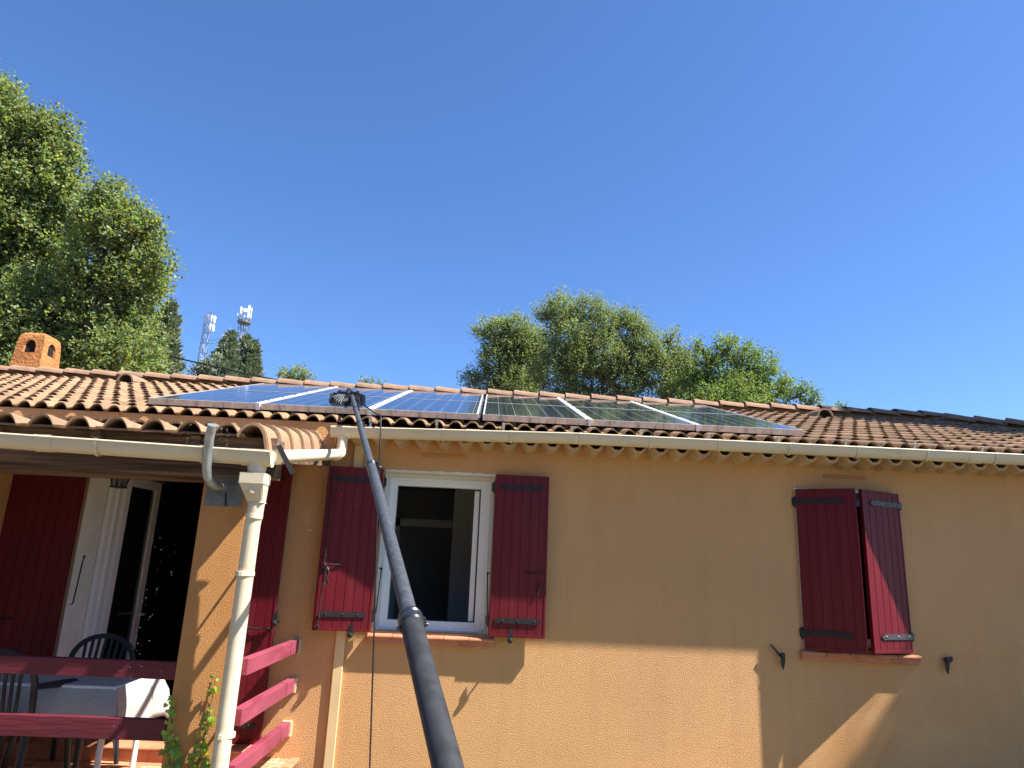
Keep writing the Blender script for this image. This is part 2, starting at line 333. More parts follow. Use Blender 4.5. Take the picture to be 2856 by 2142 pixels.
# ---- windows
def window(x0,x1,z0,z1,opened):
    o=bpy.data.objects.new('window',None); C.objects.link(o); o.parent=H; o.location=(x0,0,z0-GZ)
    rv=MB(); t=.008
    rv.box(x0+.001,x0+t,-.004,.12,z0,z1); rv.box(x1-t,x1-.001,-.004,.12,z0,z1); rv.box(x0+t,x1-t,-.004,.12,z1-t,z1-.001)
    # brushed-on paint edge that wanders over the render
    n=26; top=[(x0-.004,z1+.004)]+[(x0+(x1-x0)*k/n, z1+.006+.010*random.random()) for k in range(n+1)]+[(x1+.004,z1+.004)]
    for k in range(len(top)-1):
        (a,c),(b,d)=top[k],top[k+1]; rv.add([(a,-.002,z1-.01),(b,-.002,z1-.01),(b,-.002,d),(a,-.002,c)],[(0,1,2,3)])
    build(rv,'reveal','whiteold',o)
    f=MB(); y0,y1=.12,.185; l,r_,tp,bt=.085,.105,.10,.085
    f.box(x0+t,x0+t+l,y0,y1,z0,z1-t); f.box(x1-t-r_,x1-t,y0,y1,z0,z1-t)
    f.box(x0+t+l,x1-t-r_,y0,y1,z1-t-tp,z1-t); f.box(x0+t+l,x1-t-r_,y0,y1,z0,z0+bt)
    f.box(x0+t+l-.03,x1-t-r_+.03,y0-.012,y0+.001,z0+.012,z0+.03)
    f.box(x0+t+.02,x0+t+.05,y0-.012,y0-.001,z0+.03,z1-t-.03); f.box(x1-t-.05,x1-t-.02,y0-.012,y0-.001,z0+.03,z1-t-.03); f.box(x0+t+.05,x1-t-.05,y0-.012,y0-.001,z1-t-.055,z1-t-.03)
    build(f,'frame','white',o,bevel=.004)
    if opened:
        v=MB(); v.box(-.34,-.08,y0-.016,y0-.002,z1-.075,z1-.045); v.box(-.33,-.09,y0-.019,y0-.016,z1-.064,z1-.056); build(v,'vent','white',o,bevel=.002)
        s=MB(); X=x1-t-r_
        s.box(X-.055,X-.012,.19,.245,z0+.09,z1-.12); s.box(X-.055,X-.012,.60,.655,z0+.09,z1-.12)
        s.box(X-.055,X-.012,.245,.60,z0+.09,z0+.15); s.box(X-.055,X-.012,.245,.60,z1-.18,z1-.12)
        sh=build(s,'sash','white',o,bevel=.003); g=MB(); g.box(X-.037,X-.03,.246,.599,z0+.15,z1-.18); build(g,'pane','glass',o)
        for sx,xx in ((1,x0+.02+.012),(-1,x1-.024)):
            h=MB(); h.tube([(xx,-.0,1.555),(xx-sx*.006,-.012,1.575),(xx,-.02,1.585),(xx+sx*.006,-.012,1.57),(xx,-.006,1.55),(xx-sx*.014,-.004,1.26),(xx-sx*.016,-.004,1.225),(xx-sx*.028,-.004,1.222)],.0045,6)
            h.tube([(xx,.0,1.573),(xx-sx*.02,.0,1.573)],.005,6)
            build(h,'hook','iron',o,smooth=True)
    else:
        g=MB(); g.box(x0+t+l,x1-t-r_,y0+.03,y0+.04,z0+bt,z1-t-tp); build(g,'pane','glass',o)
    # tiled sill with nosing
    s=MB(); xa,xb=x0-.035,x1+.055; n=5
    for k in range(n):
        a=xa+(xb-xa)*k/n+.002; b=xa+(xb-xa)*(k+1)/n-.002
        prof=[(.115,0),(.115,-.03),(-.045,-.048),(-.058,-.044),(-.063,-.034),(-.060,-.024),(-.05,-.016)]
        s.sweep([(u,v) for u,v in prof],[((a,0,z0),(0,1,0),(0,0,1)),((b,0,z0),(0,1,0),(0,0,1))])
    build(s,'sill','terracotta',o,bevel=.002)
    s=MB(); s.box(xa+.006,xb-.006,-.043,-.001,z0-.085,z0-.047); build(s,'sill_bed','terracotta',o,bevel=.002)
    return o
window(*ops[1],True); window(*ops[2],False)
# ---- shutters: local frame, hinge at origin, leaf along +x, visible face towards -y, z up from leaf bottom
def ptmat(origin,xa,ya):
    xa=Vector(xa).normalized(); ya=Vector(ya).normalized(); m=Matrix((xa,ya,xa.cross(ya))).transposed().to_4x4(); m.translation=Vector(origin); return m
def shutter(hx,hy,z0,w_,h_,ang,flip,face='inner',name='shutter',boards=6,label=None,latch=True,bars=True,hi_strap=None):
    """ang: direction of the leaf from the hinge in the XY plane (radians); flip mirrors which side is shown"""
    o=bpy.data.objects.new(name,None); C.objects.link(o); o.parent=H
    o.location=(hx,hy,z0-GZ); o.rotation_euler=(0,0,ang)
    t=.028; s=MB(); sg=1 if not flip else -1      # visible face at y=-sg*t/2 ... local
    yv=-sg*t/2
    bw=w_/boards
    for k in range(boards):
        a=k*bw+(.0 if k==0 else .0022); b=(k+1)*bw-(.0 if k==boards-1 else .0022)
        s.box(a,b,-t/2,t/2,0,h_)
    s.box(.003,w_-.003,-t/2+.005,t/2-.005,.003,h_-.003)
    lo,hi=(yv-.004*sg,yv+.001*sg) if sg>0 else (yv-.001,yv+.004)
    lo,hi=min(yv-.004*sg,yv+.001*sg),max(yv-.004*sg,yv+.001*sg)
    s.box(.001,.016,lo,hi,.001,h_-.001); s.box(w_-.016,w_-.001,lo,hi,.001,h_-.001); s.box(.0165,w_-.0165,lo,hi,.001,.022); s.box(.0165,w_-.0165,lo,hi,h_-.02,h_-.001)
    lf=build(s,'leaf','maroon',o,local=True,bevel=.0012)
    if label: o['label']=label
    ys=yv-.004*sg; th=.006
    for zc in (.125,h_-.105):
        b=MB(); L=w_*.80; xs0=-.02 if face=='outer' else .10*w_
        xe=L if face=='outer' else .91*w_; hgt=.02
        poly=[(xs0,-hgt),(xe-.045,-hgt),(xe-.03,-hgt-.008),(xe-.022,-.012),(xe-.012,-.018),(xe,0),(xe-.012,.018),(xe-.022,.012),(xe-.03,hgt+.008),(xe-.045,hgt),(xs0,hgt)]
        m=Matrix(((1,0,0,0),(0,0,-sg,ys),(0,1,0,zc),(0,0,0,1)))
        b.prism(poly,m,th)
        for xx in ((xs0+.06),(xs0+xe)/2,xe-.05):
            b.lathe([(.0075,0),(.0065,.004),(.003,.007)],(xx,ys-sg*th,zc),(0,-sg,0),8)
        build(b,'hinge_strap',hi_strap or 'iron',o,local=True,smooth=False)
        b=MB(); b.box(-.030,-.004,-.012,.012,zc-.035,zc+.03); b.tube([(-.012,0,zc-.05),(-.012,0,zc+.04)],.008,8); build(b,'hinge_pin','iron',o,local=True)
    if latch:
        b=MB(); zc=h_*.39; yy=ys-sg*.004
        b.tube([(w_*.62,yy,zc),(w_*.70,yy-sg*.006,zc),(w_*.78,yy-sg*.012,zc),(w_*.88,yy-sg*.006,zc),(w_*.95,yy,zc)],[.008,.005,.007,.005,.008],8)
        b.lathe([(.013,0),(.011,.005)],(w_*.63,ys,zc),(0,-sg,0),10); b.lathe([(.013,0),(.011,.005)],(w_*.94,ys,zc),(0,-sg,0),10)
        build(b,'bar_catch','iron',o,local=True,smooth=True)
    if bars=='rod':
        b=MB(); xx=w_-.045; yy=ys-sg*.014
        b.tube([(xx,yy,.0),(xx,yy,h_-.02)],.0055,6)
        for zz in (.03,.1,.46,.56,h_-.1): b.lathe([(.006,-.012),(.011,-.009),(.012,.009),(.006,.012)],(xx,yy,zz),(0,0,1),10)
        b.tube([(xx,yy,.50),(xx-.03,yy-sg*.02,.47),(xx-.045,yy-sg*.026,.44),(xx-.032,yy-sg*.026,.40),(xx-.045,yy-sg*.026,.37),(xx-.035,yy-sg*.026,.34),(xx-.052,yy-sg*.026,.355)],[.007,.008,.006,.006,.007,.009,.005],8)
        b.tube([(xx-.028,yy-sg*.02,.50),(xx-.012,yy-sg*.026,.43),(xx-.024,yy-sg*.026,.39),(xx-.012,yy-sg*.026,.36),(xx-.03,yy-sg*.026,.335)],[.006,.006,.006,.006,.008],8)
        build(b,'espagnolette','iron',o,local=True,smooth=True)
    if bars=='drop':
        b=MB(); xx=w_-.055; yy=ys-sg*.01
        b.tube([(xx,yy,.42),(xx-.006,yy,.39),(xx-.012,yy,.36),(xx-.016,yy,.335)],[.006,.007,.005,.008],8); b.lathe([(.008,0),(.006,.006)],(xx,yy,.425),(0,-sg,0),8)
        build(b,'drop_handle','iron',o,local=True,smooth=True)
    if bars=='peg':
        b=MB(); b.tube([(w_-.02,yv-sg*.02,.66),(w_+.05,yv-sg*.06,.64),(w_+.07,yv-sg*.07,.60)],[.009,.010,.008],8); build(b,'handle','iron',o,local=True,smooth=True)
    return o
z0s,hs=1.090,1.283
# opened leaves lie near the wall: +x leaf -> visible face -y. For a leaf running to -x the frame is turned half round, so flip.
shutter(.066,-.061,z0s,.445,hs,0,False,label='right-hand leaf of the open window, lit only along its foot',bars='drop')
shutter(-.868,-.066,z0s,.445,hs,math.pi+math.radians(7.5),True,bars='rod',label='left-hand leaf with a long iron bolt')
shutter(2.620,-.012,z0s,.46,hs,-math.asin(.218/.46),False,face='outer',latch=False,bars=None,label='ajar leaf wholly in shade')
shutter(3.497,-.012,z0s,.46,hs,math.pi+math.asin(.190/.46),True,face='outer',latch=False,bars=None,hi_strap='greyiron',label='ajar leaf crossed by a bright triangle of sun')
shutter(-3.285,-.05,.26,.575,2.105,math.pi,True,boards=7,label='tall leaf in the shade left of the glazed door',bars=None)
shutter(-2.165,-.05,.26,.545,2.105,0,False,boards=7,label='tall leaf behind the downpipe',bars=None)
# shutter stops
def stop(x,z,closed=True):
    b=MB(); y=-.10 if closed else -.03
    b.lathe([(.020,0),(.022,.012),(.016,.026),(.006,.03)],(x,y,z),(0,-1,0),12)
    b.tube([(x,0,z),(x,y,z)],.007,8)
    if closed:
        m=Matrix(((1,0,0,x),(0,0,-1,y-.004),(0,1,0,z),(0,0,0,1)))
        b.prism([(-.012,0),(-.02,.03),(-.014,.06),(.012,.105),(.016,.07),(.018,.03),(.01,0)],m,.008)
    else:
        m=Matrix(((1,0,0,x),(0,0,-1,y-.004),(0,1,0,z),(0,0,0,1)))
        b.prism([(.012,.004),(.02,-.03),(.012,-.075),(0,-.11),(-.014,-.08),(-.016,-.03),(-.01,0)],m,.008)
        sgn=-1 if x<3 else 1
        if sgn<0: b.prism([(-.01,.0),(-.075,.075),(-.09,.082),(-.096,.07),(-.085,.055),(-.02,-.014)],m,.008)
        else: b.prism([(.0,.01),(.035,.03),(.05,.028),(.05,-.0),(.03,-.02),(0,-.012)],m,.008)
    return build(b,'shutter_stop','iron',H,smooth=True)
stop(-1.012,1.062); stop(.236,1.07); stop(-1.605,1.13); stop(2.425,1.035,False); stop(3.765,1.05,False)
# ---- glazed door
D=bpy.data.objects.new('glazed_door',None); C.objects.link(D); D.parent=H; D.location=(-3.28,0,.25-GZ)
x0,x1,z0,z1=ops[0]; b=MB()
b.box(x0+.001,x0+.01,-.004,.30,z0,z1); b.box(x1-.01,x1-.001,-.004,.30,z0,z1); b.box(x0+.01,x1-.01,-.004,.30,z1-.01,z1-.001); build(b,'reveal','whiteold',D)
b=MB()
b.box(x0+.01,x0+.05,.302,.37,z0,z1-.01); b.box(x0+.01,x0+.072,.37,.40,z0,z1-.01); b.box(x0+.01,x0+.06,.40,.43,z0,z1-.01)
b.box(x1-.06,x1-.01,.302,.40,z0,z1-.01); b.box(x0+.075,x1-.06,.302,.40,z1-.08,z1-.01); build(b,'frame','white',D,bevel=.004)
b=MB(); A=V(-3.205,.435,0); B=V(-3.125,.93,0)
def leafbar(a,b_,z0,z1,t=.05): return (A+(B-A)*a+V(0,0,(z0+z1)/2),A+(B-A)*b_+V(0,0,(z0+z1)/2),t,z1-z0)
for q in [(0,.14,.28,2.27),(.86,1,.28,2.27),(.14,.86,.28,.42),(.14,.86,2.19,2.27)]:
    a,b_,t,hh=leafbar(*q); b.beam(a,b_,t,hh)
build(b,'leaf','white',D,bevel=.004)
b=MB(); a,b_,t,hh=leafbar(.14,.86,.42,2.19,.008); b.beam(a,b_,t,hh); build(b,'pane','glass',D)
b=MB(); p=A+(B-A)*.93+V(.03,0,1.08); b.tube([p,p+V(.05,-.0,0),p+V(.055,-.02,0),p+V(.06,-.12,0)],.009,8); b.tube([p+V(-.03,0,0),p+V(-.11,0,0),p+V(-.115,-.14,0)],.009,8); build(b,'handle','white',D,smooth=True)
b=MB(); b.tube([(x0+.012,.09,1.56),(x0+.02,.10,1.575),(x0+.012,.12,1.56),(x0+.014,.10,1.54),(x0+.014,.07,1.20),(x0+.014,.04,1.195)],.006,6); build(b,'hook','iron',D,smooth=True)
b=MB(); b.box(x0-.12,x1+.5,-.24,-.001,.14,.232); b.box(x0-.14,x1+.52,-.262,-.001,.232,.252); build(b,'doorstep','terracotta',H,bevel=.008)
# ---- tiled roof planes
def tiles(mb,x0,x1,y0,y1,zf,pitch,hump,frac,course,lift=.014,th=.012,lenf=1.14,clipx=None,wear=1.,slope=S,nseg=9,bend=None):
    cs=math.sqrt(1+slope*slope); dy=course/cs
    ncol=int(round((x1-x0)/pitch)); nrow=int(math.ceil((y1-y0)/dy))
    if mb.c is None: mb.c=[]
    us=[0,(1-frac)/2*.9]+[(1-frac)/2+frac*k/(nseg-1) for k in range(nseg)]+[1-(1-frac)/2*.9,1.0]
    us=sorted(us)
    for j in range(nrow):
        ya=y0+j*dy; yb=min(ya+dy*lenf,y1+.02)
        for i in range(ncol):
            xa=x0+i*pitch; xc=xa+pitch/2
            if clipx and xc>clipx(ya)-.04: continue
            tint=random.gauss(1,.09); jz=random.gauss(0,.0022); jx=random.gauss(0,.0022); jy=random.gauss(0,.004)
            wv=min(1,max(0,random.gauss(.5,.25)))*wear*(.8 if xa<-2 else 1)*(1.35 if j==0 else 1.)
            def prof(y,l,sc,dz):
                out=[]
                for u in us:
                    s=(u-.5)/(frac/2); hh=hump*sc*math.sqrt(max(0,1-(s*s)))**1.15 if abs(s)<1 else 0
                    if abs(s)<1: hh=hump*sc*(1-abs(s)**2.3)
                    out.append((xa+jx+ (u-.5)*pitch*(1.03 if dz else 1)+pitch/2, y, zf(y)-hump+hh+l+jz))
                return out
            n=len(us); o=len(mb.v)
            t0=prof(ya+jy,lift,1,1); t1=prof(yb,-.003,.70,0)
            tm=prof(ya+.045+jy,lift*.86,1,1)
            bt=[(a,b+.002,c-th) for a,b,c in t0]; yu=min(ya+dy*.9,y1-.02); bb=[(a,yu,c-th+zf(yu)-zf(b)-lift*.8) for a,b,c in t0]
            for L_,g in ((t0,wv*.9),(tm,wv*.15),(t1,0.05),(bt,wv*1.2),(bb,wv)):
                mb.v+=L_; mb.c+=[(tint,min(1.,g),0,1)]*n
            for k in range(n-1):
                mb.f.append((o+k,o+k+1,o+n+k+1,o+n+k)); mb.f.append((o+n+k,o+n+k+1,o+2*n+k+1,o+2*n+k))
                mb.f.append((o+3*n+k,o+3*n+k+1,o+k+1,o+k)); mb.f.append((o+4*n+k,o+4*n+k+1,o+3*n+k+1,o+3*n+k))
    return mb
P0=.145
hip=lambda y: 5.9+(YR-y)
t=MB(); tiles(t,XL,XL+P0*round((XR+.3-XL)/P0),YE,YR-.05,roofz,P0,.044,.74,.283,clipx=hip)
roof=build(t,'tiled_roof','tile',H,smooth=True)
# roof body under the tiles: underside boards + rear slope + hip end
t=MB(); c=.07
YD=YE+.10
A_=(XL,YD,roofz(YD)-c); B_=(hip(YD)-.05,YD,roofz(YD)-c); Cc=(5.85,YR,roofz(YR)-c); Dd=(XL,YR,roofz(YR)-c); yb=2*YR-YE
E_=(XL,2*YR-YD,roofz(YD)-c); F_=(hip(YD)-.05,2*YR-YD,roofz(YD)-c)
t.add([A_,B_,Cc,Dd,E_,F_],[(0,1,2,3),(3,2,5,4),(1,5,2)]); 
t.add([(p[0],p[1],p[2]-.03) for p in (A_,B_,F_,E_)],[(3,2,1,0)]); t.add([A_,B_,(B_[0],B_[1],B_[2]-.03),(A_[0],A_[1],A_[2]-.03)],[(3,2,1,0)])
t.add([A_,Dd,E_],[(0,1,2)])
build(t,'roof_deck','beam',H)
# rear and hip-end tiles
t=MB(); t.c=[]
def mirror_add(src,fn):
    o=len(t.v); t.v+=[fn(v) for v in src.v]; t.f+=[tuple(reversed([i+o for i in f])) for f in src.f]; t.c+=src.c
tt=MB(); tiles(tt,0,P0*2*24,YE,YR-.05,roofz,P0*2,.05,.74,.40,nseg=5,clipx=lambda y: 3.46*2-(y-YE)); 
tt2=MB(); tt2.c=[]
hipmb=MB(); hipmb.c=[]
o=0
keep=[]
for f in tt.f: keep.append(f)
# hip end: local x along +Y, local y up the slope towards -X ; drop the triangle on the near side too
vv=[]; 
for (x,y,z) in tt.v:
    vv.append((hip(YE)-(y-YE), YE+x, z))
cen=lambda f:(sum(tt.v[i][0] for i in f)/len(f),sum(tt.v[i][1] for i in f)/len(f))
hipmb.v=vv; hipmb.c=tt.c; hipmb.f=[f for f in tt.f if cen(f)[0]>(cen(f)[1]-YE)+.05]
build(hipmb,'hip_end_tiles','tile',H,smooth=True)
# ridge and hip cap tiles
def caps(pts,r,n,gap,mb):
    a,b=Vector(pts[0]),Vector(pts[1]); d=b-a; L=d.length; d.normalize(); k=int(L/gap)
    side=d.cross(V(0,0,1)).normalized(); up=side.cross(d)
    for i in range(k):
        p=a+d*gap*i; q=p+d*(gap*1.10); sc=random.uniform(.97,1.03); dz=random.uniform(-.004,.004)
        prof0=[];prof1=[]
        m=9
        def ring(c,r_,lift):
            return [tuple(c+side*(math.cos(math.pi*j/(m-1))*r_*1.1)+up*(math.sin(math.pi*j/(m-1))**.8*r_*.64+lift+dz)) for j in range(m)]
        o=len(mb.v); R0=ring(p,r*.93*sc,-.012); R1=ring(q,r*1.04*sc,.012); R0i=ring(p,r*.93*sc-.014,-.014); R1i=ring(q,r*1.04*sc-.016,.010)
        mb.v+=R0+R1+R1i+R0i
        for j in range(m-1):
            for s_ in range(3): mb.f.append((o+s_*m+j,o+s_*m+j+1,o+(s_+1)*m+j+1,o+(s_+1)*m+j))
ZR=roofz(YR)
rg=MB(); caps([(6.15,YR,ZR+.012),(XL-.05,YR,ZR+.012)],.125,9,.343,rg); build(rg,'ridge_tiles','ridge',roof,smooth=True)
rg=MB(); caps([(hip(YE),YE,ZC-.01),(5.85,YR,ZR+.012)],.12,9,.34,rg); build(rg,'hip_tiles','ridge',roof,smooth=True)
rg=MB(); caps([(hip(YE),yb,ZC+.01),(5.85,YR,ZR+.03)],.12,9,.34,rg); build(rg,'hip_tiles','ridge',roof,smooth=True)
# rear slope tiles (never face the camera, coarse)
tt=MB(); tiles(tt,XL,hip(YE),YE,YR-.05,roofz,P0*2,.05,.74,.5,nseg=5,clipx=hip); tb=MB(); tb.v=[(x,2*YR-y,z) for x,y,z in tt.v]; tb.c=tt.c; tb.f=[tuple(reversed(f)) for f in tt.f]
build(tb,'rear_tiles','tile',H,smooth=True)
b=MB(); b.beam((hip(YE)-.1,YE+.1,ZC-.06),(5.88,YR,ZR-.03),.10,.12); b.beam((hip(YE)-.1,yb-.1,ZC-.06),(5.88,YR,ZR-.03),.10,.12); b.box(XL,6.12,YR-.05,YR+.05,ZR-.10,ZR+.02); build(b,'ridge_bedding','ridge',roof)
# cowl vents
for X,Y in ((-4.50,2.58),(4.16,2.5)):
    b=MB(); zb=roofz(Y)+.018; m=11; pr=[(math.cos(math.pi*k/(m-1))*.10,math.sin(math.pi*k/(m-1))*.10) for k in range(m)]
    pin=[(u*.80,v*.80) for u,v in pr][::-1]
    b.sweep(pr+pin,[((X,Y,zb),(1,0,0),(0,0,1)),((X,Y+.34,zb+.05),(1,0,0),(0,0,.8))])
    build(b,'cowl_vent','ridge',roof,smooth=True)
    b=MB(); b.sweep([(u*.82,v*.82) for u,v in pr],[((X,Y+.05,zb),(1,0,0),(0,0,1)),((X,Y+.06,zb),(1,0,0),(0,0,1))]);  # black back plate paints the shade inside the cowl, behind the bars
    for q in (-.04,0,.04): b.box(X+q-.004,X+q+.004,Y+.012,Y+.02,zb+.01,zb+.07)
    b.tube([(X+.05*math.cos(math.pi*k/8),Y+.016,zb+.05*math.sin(math.pi*k/8)) for k in range(9)],.004,5)
    build(b,'dark_backed_grille','soot_shade',roof)
# chimney
b=MB(); cx0,cx1,cy0,cy1=-6.50,-6.22,3.42,3.90
cz0,cz1=3.75,4.50
cen_=((cx0+cx1)/2-.02,(cy0+cy1)/2)
CX=(-6.52,-6.10); CYy=(3.34,3.78)
def frus(z0,z1,s0,s1,xa,xb,ya,yb_):
    xm,ym=(xa+xb)/2,(ya+yb_)/2; out=[]
    for z,s in ((z0,s0),(z1,s1)):
        for x,y in ((xa,ya),(xb,ya),(xb,yb_),(xa,yb_)): out.append((xm+(x-xm)*s,ym+(y-ym)*s,z))
    return out
def chim():
    xa,xb,ya,yc=-6.46,-6.06,3.36,3.80; b=MB()
    v=frus(3.7,4.17,1.06,.93,xa,xb,ya,yc); b.add(v,[(0,1,5,4),(1,2,6,5),(2,3,7,6),(3,0,4,7),(4,5,6,7)])
    # hood: four corner piers and a lintel ring round arched openings
    v0=frus(4.17,4.36,.93,.87,xa,xb,ya,yc)
    def lerp(a,b_,t): return tuple(a[i]+(b_[i]-a[i])*t for i in range(3))
    for k in range(4):
        a0,a1=v0[k],v0[(k+1)%4]; b0,b1=v0[k+4],v0[(k+1)%4+4]
        cx=sum(p[0] for p in v0)/8; cy=sum(p[1] for p in v0)/8
        def ins(p,d=.05): 
            q=Vector((p[0]-cx,p[1]-cy,0)); L=q.length; q*= (1-d*1.3/L); return (cx+q.x,cy+q.y,p[2])
        def P(u,vv,inn):
            p=lerp(lerp(a0,a1,u),lerp(b0,b1,u),vv); return ins(p) if inn else p
        us=[0,.28,.34,.42,.5,.58,.66,.72,1]; arch=[.55,.55,.80,.92,.96,.92,.80,.55,.55]
        for i in range(8):
            if i in (0,7):
                b.add([P(us[i],0,0),P(us[i+1],0,0),P(us[i+1],1,0),P(us[i],1,0)],[(0,1,2,3)])
            else:
                b.add([P(us[i],arch[i],0),P(us[i+1],arch[i+1],0),P(us[i+1],1,0),P(us[i],1,0)],[(0,1,2,3)])
                b.add([P(us[i],arch[i],0),P(us[i+1],arch[i+1],0),P(us[i+1],arch[i+1],1),P(us[i],arch[i],1)],[(3,2,1,0)])
        for u in (.28,.72): b.add([P(u,0,0),P(u,0,1),P(u,.6,1),P(u,.6,0)],[(0,1,2,3)])
        b.add([P(.28,0,0),P(.72,0,0),P(.72,0,1),P(.28,0,1)],[(0,1,2,3)])
    v=frus(4.36,4.43,.87,.80,xa,xb,ya,yc); b.add(v,[(0,1,5,4),(1,2,6,5),(2,3,7,6),(3,0,4,7)])
    v=frus(4.43,4.465,.80,.62,xa,xb,ya,yc); b.add(v,[(0,1,5,4),(1,2,6,5),(2,3,7,6),(3,0,4,7),(4,5,6,7)])
    return b
# the chimney is built on its own frame then turned a little
cb=chim(); cm=V(-6.28,3.57,0); R_=Matrix.Rotation(math.radians(0),3,'Z')
build(cb,'chimney','stucco_chimney',roof)
b=MB(); b.add(frus(4.165,4.35,.80,.75,-6.46,-6.06,3.36,3.80),[(0,3,2,1),(4,5,6,7),(0,1,5,4),(1,2,6,5),(2,3,7,6),(3,0,4,7)]); build(b,'flue_dark_core','soot_shade',roof)  # solid black core: the hood's sooty inside and its shade as one colour
# underside tiles of the eaves (cream mortared channels)
b=MB(); x=-1.10
while x<XR-.3:
    z=2.575; pr=[(-.082,.075),(-.06,.03),(-.028,.0),(.028,.0),(.06,.03),(.082,.075),(.07,.085),(.045,.045),(.02,.018),(-.02,.018),(-.045,.045),(-.07,.085)]
    b.sweep(pr,[((x,-.235,z+.006),(1,0,0),(0,0,1)),((x,-.001,z-.012),(.92,0,0),(0,0,1))]); x+=.1795
build(b,'eave_channel_tiles','cream_old',H,smooth=True)
b=MB(); b.box(XL+.3,-1.26,-.236,-.001,2.50,2.712); b.box(-1.259,XR-.1,-.03,-.001,2.60,2.66); b.box(-1.259,XR-.1,-.15,-.031,2.655,2.672); build(b,'eave_band','stucco',H)
# ---- gutters
def gut_prof(r=.056,dp=.078,lip=.007):
    pr=[]
    for k in range(13):
        t=math.pi*k/12; pr.append((-math.cos(t)*r,-math.sin(t)*dp))
    outer=pr; inner=[(u*.93,v*.94) for u,v in pr][::-1]
    return outer+inner
def lipbead(mb,p,q,off): mb.tube([Vector(p)+Vector(off),Vector(q)+Vector(off)],.0075,8)
def gutter_run(p,q,parent,nm='gutter',mat='cream'):
    p=Vector(p);q=Vector(q); d=(q-p).normalized(); side=d.cross(V(0,0,1)).normalized()   # side -> -Y when d=+X
    mb=MB(); mb.sweep(gut_prof(),[(p,side,(0,0,1)),(q,side,(0,0,1))]); lipbead(mb,p,q,side*.056); lipbead(mb,p,q,-side*.056)
    o=build(mb,nm,mat,parent,smooth=True); return o,d,side
def band(c,d,side,w,k,parent,nm,mat='cream',hang=True):
    mb=MB(); pr=[(-math.cos(math.pi*j/12)*.056*k,-math.sin(math.pi*j/12)*.078*k) for j in range(13)]
    pr=[(pr[0][0],.012)]+pr+[(pr[-1][0],.012)]
    inn=[(u*.955,v*.965) for u,v in pr][::-1]
    c=Vector(c); mb.sweep(pr+inn,[(c-d*w/2,side,(0,0,1)),(c+d*w/2,side,(0,0,1))])
    return build(mb,nm,mat,parent,smooth=True)
gy=-.304; 
gz=lambda x: 2.695 if x>.7 else 2.695-.042*(((.7-x)/1.98)**1.0)
go,dd_,sd=gutter_run((.7,gy,gz(.7)),(XR,gy,2.699),H)
gutter_run((-1.275,gy,gz(-1.275)),(.699,gy,gz(.699)),H)
for X in (-.917,-.377,.17,.733,1.304,1.868,2.451,3.016,3.597,4.171,4.745,5.32):
    band((X,gy,gz(X)),V(1,0,0),V(0,-1,0),.020,1.09,go,'gutter_bracket')
    b=MB(); b.box(X-.075,X-.055,-.262,-.258,gz(X)-.02,2.72); b.box(X-.075,X-.055,-.275,-.255,2.718,2.722); b.obox(Matrix.Translation((X-.065,-.285,2.745))@Matrix.Rotation(.5,4,'X'),.022,.012,.045); build(b,'bracket_strap','zinc',go)
for X in (-.14,-1.2,4.0): band((X,gy,gz(X)),V(1,0,0),V(0,-1,0),.11 if X!=-1.2 else .16,1.045,go,'gutter_joint')
b=MB(); pr=[(-math.cos(math.pi*j/12)*.0575,-math.sin(math.pi*j/12)*.080) for j in range(13)]; b.sweep(pr,[((-1.282,gy,gz(-1.28)+.004),(0,-1,0),(0,0,1)),((-1.277,gy,gz(-1.28)+.004),(0,-1,0),(0,0,1))]); build(b,'gutter_end','cream',go)
# outlet pipe along the porch verge
b=MB(); b.tube([(-1.185,gy,2.60),(-1.185,gy,2.50),(-1.187,gy-.012,2.455),(-1.192,gy-.03,2.440),(-1.20,gy-.075,2.432),(-1.268,-1.68,2.207)],.042,14)
b.tube([(-1.185,gy,2.63),(-1.185,gy,2.57)],.046,14); b.tube([(-1.185,gy,2.50),(-1.185,gy,2.485)],.044,14)
b.tube([(-1.199,-.40,2.425),(-1.20,-.44,2.419)],.046,14)
build(b,'overflow_pipe','cream',H,smooth=True)
# ------------------------------------------------------------------ porch
PO=thing('porch','covered terrace on the left with pale tiles over a weathered beam','porch',(-1.6,-1.55,.14))
b=MB(); b.box(-4.86,-4.66,-1.268,-.002,.15,2.20); build(b,'added_shade_wall','stucco',PO)  # unseen wall, added to cut the light reaching the terrace from the left
b=MB(); b.box(-7,-1.35,-1.62,-.265,GZ,.138); build(b,'terrace_base','stucco_coarse',PO)
b=MB(); b.box(-7.02,-1.335,-1.635,-.001,.1385,.150); build(b,'terrace_floor','floor',PO)
b=MB()
for k in range(7): b.box(-1.40,-1.325,-1.63+k*.235,-1.63+k*.235+.23,.128,.158)
for k in range(24): b.box(-6.9+k*.235,-6.9+k*.235+.23,-1.655,-1.58,.128,.158)
build(b,'terrace_nosing','terracotta',PO,bevel=.006)
b=MB(); b.box(-1.745,-1.462,-1.55,-1.27,.15,2.055); pil=build(b,'pillar','stucco_coarse',PO,bevel=.008)
b=MB(); b.box(-4.9,-4.62,-1.55,-1.27,.15,2.055); build(b,'pillar','stucco_coarse',PO,bevel=.008)
b=MB(); b.box(-7,-1.31,-1.60,-1.45,2.085,2.335); b.box(-7,-1.50,-1.452,-1.38,2.06,2.12); build(b,'beam','beam',PO,bevel=.006)
b=MB(); b.beam((-1.37,-1.56,2.225),(-1.37,-.002,2.43),.08,.09); build(b,'side_beam','beam',PO,bevel=.006)
b=MB()
for k in range(9):
    x=-6.6+k*.6; b.beam((x,-1.64,2.285),(x,0,2.55),.06,.07)
build(b,'rafters','beam',PO)
